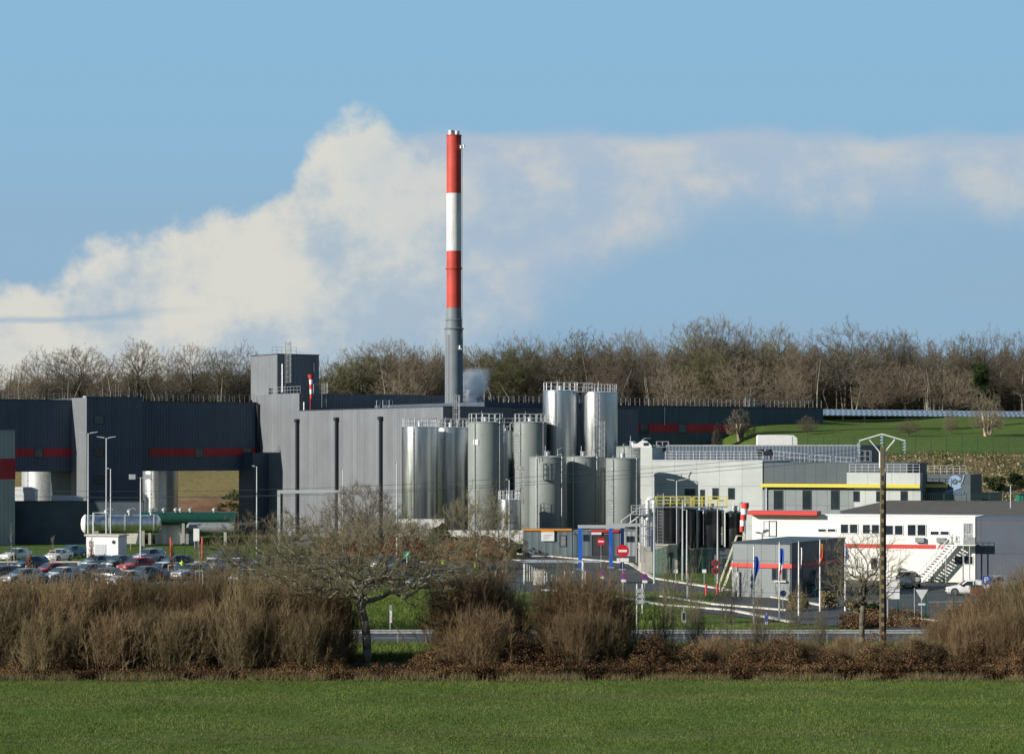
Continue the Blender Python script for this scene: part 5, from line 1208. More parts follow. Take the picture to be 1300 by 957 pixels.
cars = [('hatch','grey',3,737,30,'dark grey car cut by the left edge of the photo'),
('suv','navy',38,726,58,'near-black sport utility car beside the staked young tree at the left'),
('hatch','red',64,733,50,'red car mostly hidden behind the white hatchback at the left'),
('hatch','white',78,739,50,'white hatchback facing the viewer near the left edge, closest to the hedge'),
('hatch','silver',112,734,48,'silver hatchback right of the white hatchback near the left edge'),
('hatch','white',74,713,70,'white-roofed car in the back row above the red and white cars at the left'),
('hatch','blue',90,708,54,'blue car in the back row in front of the grass at the left'),
('hatch','grey',143,740,150,'dark grey car low in the shrubs, left of the floodlight post'),
('hatch','grey',150,722,60,'dark grey car left of the bright red tall car'),
('suv','red',174,728,50,'bright red tall car behind the floodlight post'),
('suv','silver',188,715,52,'silver tall car in the back row, right of the floodlight post'),
('hatch','grey',182,738,58,'grey-red car half sunk in the shrubs below the bright red car'),
('hatch','navy',222,722,50,'dark blue car in the back row by the left red marker post'),
('suv','silver',243,737,53,'silver van-like car beside the worker in yellow'),
('hatch','white',273,727,70,'white car behind the right red marker post'),
('hatch','grey',283,715,61,'grey car in the back row below the right red marker post'),
('hatch','white',314,742,54,'white hatchback under the left bare tree crown, facing the viewer'),
('hatch','silver',336,724,48,'silver car in the back row behind the left bare tree crown'),
('hatch','grey',356,728,60,'grey car seen through the left bare tree crown'),
('hatch','black',378,737,235,'black car with its back to the viewer under the big oak'),
('hatch','silver',408,734,245,'silver car with red tail lamps under the big oak'),
('hatch','beige',392,745,60,'champagne car low behind the hedge left of the oak trunk'),
('hatch','grey',432,742,48,'dark grey car directly left of the oak trunk'),
('suv','black',445,726,59,'black tall car in the back row behind the oak trunk'),
('hatch','silver',467,740,53,'silver hatchback facing the viewer right of the oak trunk'),
('suv','navy',494,741,50,'navy tall car right of the silver hatchback near the oak'),
('suv','grey',519,742,49,'dark tall car in front of the small green sign'),
('hatch','black',535,746,70,'black hatchback with pale lamps at the right end of the front row'),
('suv','blue',552,739,40,'blue-grey car at the far right end of the car park'),
('hatch','grey',486,722,58,'grey car in the back row behind the navy tall car'),
('hatch','white',20,712,60,'white car in the back row at the far left'),
('hatch','silver',122,722,52,'silver car in the back row directly before the white kiosk'),
('suv','white',205,735,50,'white tall car between the grey-red car and the silver van-like car'),
('hatch','white',300,726,55,'white car in the back row left of the low crooked tree trunk'),
('hatch','white',345,741,50,'white car low behind the hedge right of the low crooked tree trunk'),
('suv','silver',372,727,52,'silver tall car in the back row before the rust-brown bank'),
('hatch','white',425,729,55,'white car in the back row left of the round-crowned tree'),
('hatch','grey',510,727,50,'grey car in the back row left of the small green sign post'),
('hatch','white',575,744,52,'white car behind the right-hand rust-coloured clump'),
('hatch','grey',600,741,50,'grey car behind the foot of the multi-stemmed tree'),
('hatch','silver',28,741,50,'silver car in the front row below the near-black sport utility car'),
('hatch','white',160,744,50,'white car in the front row left of the floodlight post foot')]
for c_ in cars: place_car(*c_, scale=1.06)
place_car('suv','silver',1153.5,746,-112,'silver-grey people carrier parked in the yard before the white building', group='cars in the yard by the white building')
place_car('hatch','white',1229,756,-6,'white hatchback parked side-on in the yard, facing left', group='cars in the yard by the white building')
place_car('hatch','silver',1262,750,15,'silver car behind the white hatchback at the right edge of the yard', group='cars in the yard by the white building')
place_car('suv','white',452,667,0,'white van-like car up the slope seen through the oak crown', group=None, Y=322)
place_car('hatch','silver',385,672,10,'silver car on the far drive seen through the top of the oak crown', group=None, Y=325)

# ------------------------------------------------------------------ people in hi-vis
def person(label, px, pyb, pose, rz=0, vest='hivis'):
    g_ = G(px,pyb); rnd = random.Random(px)
    V_ = [((0,0,.95),.155),((0,0,1.12),.14),((0,0,1.35),.165),((0,0,1.47),.09),((0,0,1.54),.06),((0,-.01,1.63),.095),((0,-.01,1.72),.09)]
    E_ = [(0,1),(1,2),(2,3),(3,4),(4,5),(5,6)]
    def chain(par, pts):
        for p, r in pts: V_.append((p,r)); E_.append((par,len(V_)-1)); par = len(V_)-1
        return par
    for s_ in (-1,1):
        sw = pose*s_
        chain(0, [((s_*.1,0,.86),.1),((s_*.11,-.06*max(sw,0)-.10*sw,.48),.068),((s_*.11,-.22*sw,.09),.045),((s_*.11,-.22*sw-.16,.05),.035)])
        h = chain(2, [((s_*.2,0,1.40),.06),((s_*.25,.05*sw,1.13),.046),((s_*.24,-.12+.1*sw,.90),.034),((s_*.24,-.16+.1*sw,.84),.035)])
        for k_, (dx, l_) in enumerate(((-.03,.07),(-.01,.085),(.01,.08),(.03,.06))): chain(h, [((s_*.24+dx,-.18+.1*sw,.84-l_),.009)])
        chain(h, [((s_*.20,-.21+.1*sw,.82),.011)])
    t = thing('person', label, 'person', (g_.x,g_.y,.06), rz)
    me = bpy.data.meshes.new('body'); me.from_pydata([v[0] for v in V_], E_, []); ob = bpy.data.objects.new('body', me); COL.objects.link(ob); ob.parent = t
    sk = ob.modifiers.new('skin','SKIN'); 
    if not me.skin_vertices: 
        bm = bmesh.new(); bm.from_mesh(me); bm.verts.layers.skin.verify(); bm.to_mesh(me); bm.free()
    for i, sv in enumerate(me.skin_vertices[0].data): sv.radius = (V_[i][1],)*2; sv.use_root = (i == 0)
    ob.modifiers.new('sub','SUBSURF').levels = 1; me.materials.append(M['skin']); ob.modifiers['sub'].render_levels = 2
    mb = MB(); mb.lathe([(.20,.0),(.185,.25),(.215,.5),(.12,.6),(.075,.62)],(0,0,.88),16); mb.build('vest', M[vest], t, True)
    for s_ in (-1,1):
        sw = pose*s_; MB().tube([(s_*.1,0,.93),(s_*.11,-.10*sw-.06*max(sw,0),.48),(s_*.11,-.22*sw,.1)],[.125,.085,.07],10).build('trouser_leg', M['cloth'], t, True)
        MB().tube([(s_*.19,0,1.42),(s_*.25,.05*sw,1.13),(s_*.24,-.1+.1*sw,.93)],[.085,.068,.052],8).build('sleeve', M[vest], t, True)
    mb = MB(); mb.lathe([(.105,-.03),(.11,.03),(.085,.10),(.03,.13)],(0,.01,1.68),14); mb.build('hair', M['hair'], t, True)
    mb = MB()
    for s_ in (-1,1): mb.lathe([(.002,0),(.012,.004),(.012,.01)],(s_*.035,-.108,1.655),8,axis='y')
    mb.build('eyes', M['dark'], t); MB().prism_y([(-.015,1.6),(.015,1.6),(0,1.65)],-.125,-.09).build('nose', M['skin'], t); MB().box(-.025,.025,-.104,-.09,1.572,1.58).build('mouth', M['sign_red'], t)
person('worker in a yellow high-visibility jacket walking between cars near the left red marker post', 231, 731, .9, R(20))
person('worker in a yellow high-visibility jacket seen through the oak crown above the parked cars', 383, 722, .5, R(-40))
person('worker in a yellow high-visibility jacket right of the small green sign', 563, 729, .8, R(70))
person('worker in a yellow high-visibility jacket behind the stems of the multi-stemmed tree', 604, 731, .4, R(-80))
# ------------------------------------------------------------------ plants
rng = np.random.default_rng(11)
M['bark'] = simple('bark', (0.12,0.105,0.08), .9, var=.35, scale=2.5, bump=.02)
M['bark_lt'] = simple('lichened_bark', (0.22,0.21,0.165), .9, var=.35, scale=4, bump=.01)
M['twig'] = veg('bare_twigs', [(0.11,0.095,0.073),(0.17,0.15,0.115),(0.235,0.205,0.16)])
M['twig_o'] = veg('olive_twigs', [(0.095,0.088,0.055),(0.155,0.142,0.088),(0.225,0.20,0.13)])
M['twig_r'] = veg('russet_twigs', [(0.125,0.085,0.048),(0.20,0.14,0.078),(0.28,0.205,0.12)])
M['twig_b'] = veg('brown_twigs', [(0.105,0.083,0.045),(0.165,0.13,0.072),(0.235,0.185,0.105)])
M['twig_rr'] = veg('ridge_russet_twigs', [(0.115,0.09,0.068),(0.17,0.135,0.10),(0.23,0.19,0.145)])
M['twig_p'] = veg('pale_twigs', [(0.125,0.105,0.075),(0.19,0.16,0.115),(0.27,0.23,0.165)])
M['ivy'] = veg('ivy_leaves', [(0.03,0.045,0.012),(0.06,0.08,0.022),(0.10,0.12,0.04)])
M['ever'] = veg('evergreen_leaves', [(0.012,0.025,0.01),(0.03,0.05,0.018),(0.06,0.085,0.03)])
M['brack'] = veg('dead_bracken', [(0.03,0.02,0.012),(0.07,0.042,0.022),(0.14,0.08,0.04),(0.22,0.14,0.07)], scale=.35)
M['strawg'] = veg('straw_grass', [(0.16,0.13,0.07),(0.26,0.21,0.12),(0.12,0.13,0.045)], scale=.3)
M['copper'] = veg('copper_leaves', [(0.10,0.035,0.02),(0.26,0.09,0.04),(0.38,0.17,0.08)], scale=.4)
M['blade'] = veg('grass_blades', [(0.065,0.10,0.02),(0.10,0.15,0.032),(0.16,0.20,0.06)], scale=.15)
M['wood_mass'] = veg('far_twigs', [(0.045,0.038,0.028),(0.08,0.067,0.047),(0.12,0.10,0.07),(0.035,0.042,0.02)], scale=.06)
def rdir(d, ang, rnd):
    d = d.normalized(); up = Vector((0,0,1)) if abs(d.z) < .9 else Vector((1,0,0)); a = d.cross(up).normalized(); b = a.cross(d); t = rnd.uniform(0, 2*math.pi)
    return (d*math.cos(ang)+(a*math.cos(t)+b*math.sin(t))*math.sin(ang)).normalized()
def strips3(p, q, r0, r1):
    dd = q-p; dd = dd/(np.linalg.norm(dd,axis=1)[:,None]+1e-9); A = np.cross(dd,[.3,.9,.1]); A = A/(np.linalg.norm(A,axis=1)[:,None]+1e-9); B = np.cross(A,dd); m_ = len(p); vs = []
    for c_, r_ in ((p,r0),(q,r1)):
        for t_ in (0,2.094,4.189): vs.append(c_+(A*math.cos(t_)+B*math.sin(t_))*np.reshape(r_,(-1,1)))
    V_ = np.stack(vs,1).reshape(-1,3); o_ = (np.arange(m_)*6)[:,None]
    return V_, np.concatenate([o_+np.array(f_) for f_ in ([0,1,4],[0,4,3],[1,2,5],[1,5,4],[2,0,3],[2,3,5])])
def dome_tree(seed, H=16, W=13, zlow=3.5, N=2200, zm=.4, bf=.35, r0=.34, twn=4, twl=.6, twr=.013, lump=.18, stems=1, crook=0.0, core=.38):
    "branches reach through a domed crown: every point hangs on the nearest, least roundabout limb"
    g = np.random.default_rng(seed); P = []
    ph = g.uniform(0,6.28,6); zc_ = zlow+zm*(H-zlow)
    while len(P) < N:
        d = g.normal(0,1,3); d /= np.linalg.norm(d); r = g.random()**core
        az = math.atan2(d[1],d[0]); k = 1+lump*(math.sin(3*az+ph[0]+2*d[2])*.5+math.sin(5*az+ph[1]-5*d[2])*.35+math.sin(8*d[2]+ph[2]+2*az)*.35)
        p = d*r*k; x, y = p[0]*W/2, p[1]*W/2; z = zc_+p[2]*((H-zc_) if p[2] > 0 else (zc_-zlow))
        if math.sin(x*1.1+ph[3])*math.sin(y*1.2+ph[4])*math.sin(z*1.15+ph[5]) > .25 and r > .45: continue
        P.append((x,y,z))
    P = np.array(P); th = zc_*.9; roots = []
    nodes = []; par = []; pl = []
    for s_ in range(stems):
        ax = g.normal(0,.35 if stems > 1 else .05,2); ln = (g.normal(0,W*.13,2) if stems > 1 else g.normal(0,.25+crook,2)); last = -1; n_ = 8
        for i in range(n_):
            f = i/(n_-1); c = ax*(.3+.7*(1-f)) + ln*f + np.array([math.sin(f*5+ph[0]),math.cos(f*4+ph[1])])*crook*f
            nodes.append((c[0],c[1],-.5+(th+.5)*f)); par.append(last); pl.append(th*f); last = len(nodes)-1
    nt = len(nodes)
    order = np.argsort(np.linalg.norm(P-np.array([0,0,zlow*.7]),axis=1)); X = np.zeros((nt+N,3)); X[:nt] = nodes; PL = np.zeros(nt+N); PL[:nt] = pl; PR = np.full(nt+N,-1); PR[:nt] = par; low = np.array([(n_[2] < zlow*.62) for n_ in nodes]+[False]*N)
    cnt = nt
    for i in order:
        d = np.linalg.norm(X[:cnt]-P[i],axis=1); c = d+bf*PL[:cnt]+low[:cnt]*50; j = int(np.argmin(c))
        X[cnt] = P[i]; PL[cnt] = PL[j]+d[j]; PR[cnt] = j; cnt += 1
    wgt = np.ones(cnt)
    for i in range(cnt-1,nt-1,-1): wgt[PR[i]] += wgt[i]
    for i in range(nt-1,-1,-1):
        if PR[i] >= 0: wgt[PR[i]] += wgt[i]
    R_ = r0*(wgt/wgt.max())**.46; R_ = np.maximum(R_, twr*.9)
    # soften the limbs
    for _ in range(2):
        Y_ = X.copy()
        for i in range(nt, cnt):
            kids = None; Y_[i] = X[i]*.62+X[PR[i]]*.38*1.0
        X[nt:] = X[nt:]*.5+Y_[nt:]*.5
    tr = MB(); e = [i for i in range(cnt) if PR[i] >= 0]; big = [i for i in e if R_[i] > .055]; sm = np.array([i for i in e if R_[i] <= .055])
    for i in big: tr.tube([tuple(X[PR[i]]),tuple(X[i])],[R_[PR[i]]*(.92 if R_[PR[i]] < R_[i]*2 else 0)+ (0 if R_[PR[i]] < R_[i]*2 else R_[i]*1.15), R_[i]],7 if R_[i] > .12 else 5)
    parts = [strips3(X[PR[sm]], X[sm], np.minimum(R_[PR[sm]],R_[sm]*1.6), R_[sm])]
    tip = np.arange(nt,cnt)[wgt[nt:cnt] < 14]; D = X[tip]-X[PR[tip]]; D /= np.linalg.norm(D,axis=1)[:,None]+1e-9
    out = X[tip]-np.array([0,0,zlow]); out /= np.linalg.norm(out,axis=1)[:,None]
    base = []
    for k in range(twn):
        d = D*.55+out*.45+g.normal(0,.48,D.shape)+[0,0,.12]; d /= np.linalg.norm(d,axis=1)[:,None]; f = g.random((len(tip),1))*.8; p = X[tip]*(1-f)+X[PR[tip]]*f
        L = twl*g.uniform(.5,1.5,(len(tip),1)); m_ = p+d*L*.5; d2 = d+g.normal(0,.3,d.shape)+[0,0,.1]; d2 /= np.linalg.norm(d2,axis=1)[:,None]; q = m_+d2*L*.55
        parts.append(strips3(p,m_,np.full(len(p),twr),np.full(len(p),twr*.7))); parts.append(strips3(m_,q,np.full(len(p),twr*.7),np.full(len(p),twr*.25))); base.append(p)
        f2 = strips3(m_, m_+(d2*.5+g.normal(0,.6,d.shape))*L*.4, np.full(len(p),twr*.6), np.full(len(p),twr*.25)); parts.append(f2)
    v, f = merge(parts)
    return tr, v, f, X[tip]
def mb_tri(mb):
    V_ = np.array(mb.v, float); F = []
    for f in mb.f:
        for i in range(1, len(f)-1): F.append((f[0], f[i], f[i+1]))
    return V_, np.array(F, int)
def merge(parts):
    V_ = []; F = []; b_ = 0
    for v, f in parts:
        if len(v): V_.append(v); F.append(f+b_); b_ += len(v)
    return np.concatenate(V_), np.concatenate(F)
def leaves(centres, rad, n_, size, g_, flat=1.0, jit=.5):
    "n_ small leaf quads (as two triangles sharing an edge) scattered in blobs"
    c = centres[g_.integers(0, len(centres), n_)]; r = rad if np.isscalar(rad) else None
    d = g_.normal(0,1,(n_,3)); d /= np.linalg.norm(d,axis=1)[:,None]; d *= (g_.random((n_,1))**.5)*rad; d[:,2] *= flat
    p = c+d; u = g_.normal(0,1,(n_,3)); u /= np.linalg.norm(u,axis=1)[:,None]; w_ = np.cross(u, g_.normal(0,1,(n_,3))); w_ /= np.linalg.norm(w_,axis=1)[:,None]+1e-9
    s_ = size*(.6+.8*g_.random((n_,1)))
    V_ = np.stack([p-u*s_*.5, p+w_*s_*.3, p+u*s_*.5, p-w_*s_*.3], 1).reshape(-1,3); o_ = (np.arange(n_)*4)[:,None]
    return V_, np.concatenate([o_+np.array([0,1,2]), o_+np.array([0,2,3])])
def tree_proto(name, seed, twmat, leafmat=None, nleaf=0, leafsize=.3, bark='bark', **kw):
    tr, v, f, tips = dome_tree(seed, **kw); t = bpy.data.objects.new(name, None); COL.objects.link(t)
    tv, tf = mb_tri(tr); np_mesh('trunk', tv, tf, M[bark], t, False)
    np_mesh('crown', v, f, M[twmat], t)
    zt = float(np.percentile(v[:,2], 99.5)); wd = float(np.percentile(np.abs(v[:,0]), 97)*2)
    if leafmat:
        g_ = np.random.default_rng(seed+5); P_ = tips[tips[:,2] < zt*.85]; c = P_[g_.integers(0,len(P_),260)]
        lv, lf = leaves(c, .8, nleaf, leafsize, g_, .9); np_mesh('ivy', lv, lf, M[leafmat], t)
    return [t, zt, wd, False]
TP = [tree_proto('bare_tree', 21, 'twig', H=16, W=14, N=2600),
      tree_proto('bare_tree', 35, 'twig', H=16, W=17, N=3000, zm=.3, bf=.25),
      tree_proto('bare_tree', 42, 'twig_o', H=18, W=10, N=1900, zlow=4.5, zm=.45),
      tree_proto('bare_tree', 57, 'twig_rr', H=14, W=12, N=2100, zlow=2.5, zm=.35),
      tree_proto('bare_tree', 63, 'twig_o', 'ivy', 11000, .18, H=16, W=13, N=2000, zlow=3),
      tree_proto('bare_tree', 77, 'twig_p', H=12, W=12, N=2200, zlow=1.2, zm=.3, stems=3, r0=.16)]
def put_tree(i, px, pyt, Y, wpx, label, group='bare winter trees along the ridge', zoff=0, name=None):
    P_ = TP[i]; zg = hz(WX(px,Y),Y)+zoff; s_ = (WZ(pyt,Y)-zg)/P_[1]; sx = wpx/FPX*Y/P_[2]
    if not P_[3]: o = P_[0]; P_[3] = True
    else: o = copy_tree(P_[0])
    o.location = (WX(px,Y), Y, zg); o.rotation_euler = (0,0,random.uniform(0,6.28)); o.scale = (sx,sx,s_)
    tag(o, label, 'tree', group); return o
random.seed(9)
ridge = [
(1,-8,462,512,52,'bare tree cut by the left edge of the photo, beyond the gallery roof'),
(5,30,468,505,44,'low pale bare tree near the left edge, beyond the gallery roof'),
(1,58,446,515,84,'broad bare tree with spreading limbs, first large one from the left edge'),
(0,100,441,518,84,'dark round-crowned bare tree directly above the left stair tower'),
(3,136,456,510,50,'small russet bare tree between the stair tower crown and the tall slim tree'),
(2,176,433,516,56,'tall slim upright bare tree, the highest left of the lift tower'),
(1,212,447,512,60,'loose bare tree right of the tall slim one, over the open passage gallery'),
(0,245,438,518,64,'round bare tree over the middle of the right gallery'),
(2,278,445,512,50,'narrow bare tree over the right gallery, second left of the lift tower'),
(1,306,438,516,64,'bare tree partly hidden by the left side of the lift tower'),
(4,425,458,505,54,'low ivy-green tree emerging right of the lift tower'),
(4,456,440,512,74,'ivy-clad tree at the left shoulder of the central clump'),
(0,492,432,518,76,'tall bare tree at the top of the central clump, left of the chimney'),
(3,524,437,510,60,'russet bare tree in the central clump, second left of the chimney'),
(1,553,438,518,60,'bare tree touching the left side of the grey chimney shaft'),
(0,602,440,515,58,'bare tree right of the chimney, behind the steam'),
(4,640,432,510,58,'ivy-clad tree right of the steam with dark green leaves'),
(4,668,426,520,60,'dark ivy-clad tree above the left tall steel silo'),
(1,704,430,514,64,'pale-limbed bare tree directly above the left tall steel silo'),
(2,738,419,520,56,'upright bare tree between the two tallest silos'),
(3,768,428,512,60,'russet bare tree above the right tall steel silo'),
(0,800,420,520,64,'bare tree right of the tallest silos'),
(1,834,427,514,60,'bare tree above the first window of the rear warehouse'),
(2,880,408,520,70,'tall bare tree rising left of the highest crown on the right ridge'),
(0,912,404,522,80,'highest bare crown of the ridge, right of centre'),
(4,898,440,506,70,'ivy-green tree below the highest crown of the ridge'),
(1,950,412,522,62,'bare tree just right of the highest crown'),
(2,986,414,518,58,'bare tree two right of the highest crown, against open sky'),
(5,935,458,497,90,'broad pale bushy tree low above the warehouse railing'),
(3,1018,432,510,60,'russet bare tree left of the great spreading oak'),
(1,1072,412,512,120,'great spreading bare oak on the right ridge, widest crown of all'),
(0,1128,422,520,66,'bare tree at the right shoulder of the great spreading oak'),
(2,1148,419,524,44,'slim bare tree rising behind the right shoulder of the great oak'),
(0,1186,432,512,78,'dome-shaped grey bare tree right of the great oak'),
(2,1228,424,520,58,'upright bare tree between the dome-shaped tree and the dark evergreen'),
(1,1262,420,518,66,'bare tree above the dark evergreen near the right edge'),
(3,1298,420,514,60,'russet bare tree cut by the right edge of the photo'),
(5,860,466,498,70,'low pale bushy tree above the second warehouse window'),
(3,1150,462,496,60,'low russet thorn tree above the left part of the solar canopy'),
(5,1108,470,494,50,'small pale birch-like tree over the solar canopy, right of the great oak trunk'),
(5,1212,468,496,62,'pale bushy tree over the middle of the solar canopy'),
(5,1000,470,494,56,'small pale bush-like tree at the left end of the solar canopy'),
(3,768,470,500,60,'low russet tree behind the right tall steel silo'),
(5,505,472,498,70,'low pale bushy tree in front of the central clump')]
for r_ in ridge: put_tree(*r_)
# evergreen
g_ = np.random.default_rng(3); t = thing('evergreen_tree', 'dark bushy evergreen standing among the bare trees near the right edge', 'tree', (WX(1245,500),500,hz(WX(1245,500),500)))
c = np.array([[g_.normal(0,1.5*(1-f*.6)),g_.normal(0,1.5*(1-f*.6)),1+9.5*f] for f in g_.random(50)]); v, f = leaves(c, 1.1, 16000, .28, g_, .8); np_mesh('crown', v, f, M['ever'], t); MB().tube([(0,0,-.4),(0,0,8)],[.3,.1],8).build('trunk', M['bark'], t)
# far wood behind them
n_ = 300000; g_ = np.random.default_rng(8)
px_ = g_.uniform(-150,1450,n_); Yw = g_.uniform(525,590,n_); Xw = (px_-650)/FPX*Yw
prof = np.interp(px_, [-150,0,40,150,250,330,400,415,440,470,560,600,700,800,850,900,1000,1080,1130,1200,1300,1450],[490,490,482,478,476,470,485,480,462,452,452,452,446,442,446,430,440,440,444,448,446,446])
prof = prof+12+9*np.sin(px_*.085+Yw*.3)+6*np.sin(px_*.21+1)
zt_ = EYE-(prof-HZ)/FPX*Yw; zg = height(Xw,Yw); zz = zg+(zt_-zg)*g_.random(n_)**1.25
d = np.stack([g_.normal(0,.55,n_), g_.normal(0,.55,n_), np.abs(g_.normal(.6,.5,n_))],-1); d /= np.linalg.norm(d,axis=1)[:,None]; L_ = g_.uniform(.8,2.6,n_)[:,None]; r_ = g_.uniform(.03,.07,n_)[:,None]
P0 = np.stack([Xw,Yw,zz],-1); A_ = np.cross(d,[0.1,1,.2]); A_ /= np.linalg.norm(A_,axis=1)[:,None]
v = np.stack([P0-A_*r_, P0+A_*r_, P0+d*L_], 1).reshape(-1,3); f = np.arange(n_*3).reshape(-1,3); tag(np_mesh('woodland', v, f, M['wood_mass']), 'dense brown winter woodland filling the gaps behind the ridge trees', 'woodland', kind='stuff')
mb = MB(); rnd = random.Random(4)
for k_ in range(260):
    px = rnd.uniform(-50,1350); Y = rnd.uniform(500,560); X = WX(px,Y); zg_ = hz(X,Y); hh = rnd.uniform(6,12); mb.tube([(X,Y,zg_-.3),(X+rnd.gauss(0,.5),Y,zg_+hh*.5),(X+rnd.gauss(0,1),Y,zg_+hh)],[rnd.uniform(.12,.25),.12,.04],4,cap=False)
tag(mb.build('woodland_stems', M['bark_lt']), 'many slim pale stems standing in the woodland edge', 'woodland', kind='stuff')
# near trees --------------------------------------------------------
def solo(name, label, px, pyb, Y, twmat, bark='bark', wpx=None, pyt=None, rz=0, z=None, **kw):
    P_ = tree_proto(name, kw.pop('seed'), twmat, bark=bark, **kw); t = P_[0]; zg = (hz(WX(px,Y),Y) if z is None else z); s_ = (WZ(pyt,Y)-zg)/P_[1]; sx = wpx/FPX*Y/P_[2]
    t.location = (WX(px,Y),Y,zg); t.rotation_euler = (0,0,rz); t.scale = (sx,sx,s_); tag(t, label, 'tree'); return t
solo('oak_tree','wide crooked bare oak in the hedge, its pale trunk standing before the car park',466,848,147.5,'twig_o','bark_lt',260,648,.9,seed=101,H=10,W=17,zlow=4.2,zm=.35,N=2800,bf=.18,r0=.34,crook=.35,twl=.42,twr=.010,lump=.3,twn=6)
solo('oak_tree','lower crooked bare tree left of the wide oak, crown over the parked cars',352,790,176,'twig_o','bark',195,655,2.0,seed=111,H=8,W=13,zlow=1.8,zm=.4,N=2300,bf=.2,r0=.26,crook=.3,twl=.42,twr=.011,lump=.3,twn=6)
solo('bare_tree','upright round-crowned bare tree behind the wide oak, before the grey hall',456,725,262,'twig','bark',98,615,1.0,seed=121,H=10,W=9,zlow=2.4,N=2300,r0=.22,twl=.5,twr=.011,lump=.1)
solo('bare_tree','small bare tree between the round-crowned tree and the white wall block',528,725,264,'twig','bark',66,658,2.2,seed=131,H=8,W=8,zlow=2,N=1000,r0=.15,twl=.5,twr=.011)
solo('bare_tree','bare tree with several thin stems before the steel silos and white wall',608,760,205,'twig_o','bark_lt',116,618,.3,seed=141,H=10,W=8,zlow=1.6,N=1700,r0=.12,stems=4,twl=.5,twr=.011,bf=.3,twn=4)
solo('bare_tree','gnarled bare tree beside the power pole, before the white building',1094,835,160,'twig_o','bark',112,672,.2,seed=151,H=9,W=7.5,zlow=3.4,zm=.4,N=1000,bf=.18,r0=.24,crook=.25,twl=.4,twr=.008,lump=.3,twn=3)
# pollards on the grass bank
for k_,(px,pyt,Y,wpx,i,lab) in enumerate(((911,538,405,14,5,'short lopped trunk at the left tip of the grass bank'),(940,520,408,36,5,'cluster of pale pollarded stems at the left end of the grass bank'),(1025,528,405,26,3,'small dark leaning tree on the grass bank casting a long shadow'),(1153,532,400,28,3,'low twiggy bush-like pollard on the grass bank right of the pole head'),(1207,520,412,18,5,'slender sapling on the grass bank'),(1254,497,402,40,5,'pale twin-trunked pollard on the grass bank near the right edge'))):
    o = put_tree(i, px, pyt, Y, wpx, lab, 'small trees on the grass bank', -.1)
    if 'twin' in lab or 'cluster' in lab or 'lopped' in lab:
        for dx in (-.8,.1,.9): MB().tube([(dx*.4,0,-.3),(dx*.8,.1,2.0),(dx*1.2,0,4.0)],[.30,.24,.15],7).build('trunk', M['stake'], None).parent = None
        for c_ in [x for x in bpy.data.objects if x.name.startswith('trunk') and x.parent is None]: 
            c_.parent = o; c_.scale = (1/o.scale[0],1/o.scale[0],(WZ(pyt,Y)-hz(WX(px,Y),Y))*.55/4/o.scale[2])
# young staked trees
def staked(label, px, pyt, pyb, leafy=True):
    g_ = G(px,pyb); Y = g_.y; h = WZ(pyt,Y); t = thing('young_tree', label, 'tree', (g_.x,g_.y,0), group='staked young trees in the car park'); rn = np.random.default_rng(int(px))
    mb = MB(); mb.tube([(0,0,0),(.05,0,h*.5),(0,0,h)],[.05,.04,.01],6)
    for k_ in range(26): z_ = h*random.uniform(.35,.95); a = random.uniform(0,6.28); mb.tube([(0,0,z_),(.5*math.cos(a)*(1-z_/h*.6),.5*math.sin(a)*(1-z_/h*.6),z_+.9*(1-z_/h*.5))],[.014,.005],3,cap=False)
    mb.build('trunk', M['bark_lt'], t)
    for s_ in (-.35,.35): MB().tube([(s_,0,0),(s_,0,1.7)],.045,6).build('stake', M['stake'], t)
    MB().box(-.38,.38,-.04,.04,1.55,1.68).build('crossbar', M['stake'], t)
    if leafy: c = np.array([[0,0,h*f] for f in np.linspace(.3,.85,14)]); v, f = leaves(c,.33,420,.14,rn); np_mesh('foliage', v, f, M['copper'], t)
staked('thin pale staked young tree near the left edge, before the retaining wall', 14, 664, 722, False)
staked('young tree with dark red leaves and pale stakes beside the near-black sport utility car', 37, 700, 738)
staked('staked bare sapling in front of the grass, left of the white kiosk', 67, 680, 716, False)
staked('young tree with clinging red-brown leaves before the white kiosk', 116, 682, 722)
staked('young tree with clinging dark leaves beside the left red marker post', 218, 684, 737)
staked('bare staked sapling beside the right red marker post', 253, 690, 745, False)
# orange-brown bank with bushes behind the car park
def patch(label, pts, cat, mat, n_, size, name, seed=1, rad=.5, flat=.8): 
    rn = np.random.default_rng(seed); v, f = leaves(np.array(pts), rad, n_, size, rn, flat); o = np_mesh(name, v, f, M[mat]); tag(o, label, cat, kind='stuff'); return o
def bankz(x, y): return 2.6*math.exp(-((y-303)/9)**2)
mb = MB(); X0, X1 = WX(395,300), WX(660,300); nx = 40
vs = []; 
for i in range(nx+1):
    for j in range(13):
        x_ = X0+(X1-X0)*i/nx; y_ = 286.5+j*1.45; e_ = min(1, min(i,nx-i)/5); vs.append((x_, y_, -.05+e_*2.4*max(0,math.sin(min(1,(y_-286.5)/15)*math.pi/2))*(1+.15*math.sin(x_*1.3))*(1 if j < 12 else 0)))
mb.add(vs, [(i*13+j,(i+1)*13+j,(i+1)*13+j+1,i*13+j+1) for i in range(nx) for j in range(12)]); tag(mb.build('earth_bank', simple('leafy_earth',(0.20,0.09,0.05),.95,var=.4,scale=1.2,bump=.05), None, True), kind='structure')
rn = np.random.default_rng(5)
pts = [(rn.uniform(X0+2,X1-2), rn.uniform(287.5,300), 0) for _ in range(260)]; pts = [(x,y,.2+2.2*math.sin(min(1,(y-286.5)/15)*math.pi/2)) for x,y,_ in pts]
patch('rust-brown leaves and low dead plants covering the bank behind the car park', pts, 'ground cover', 'copper', 26000, .22, 'bank_plants', 6, .8, .4)
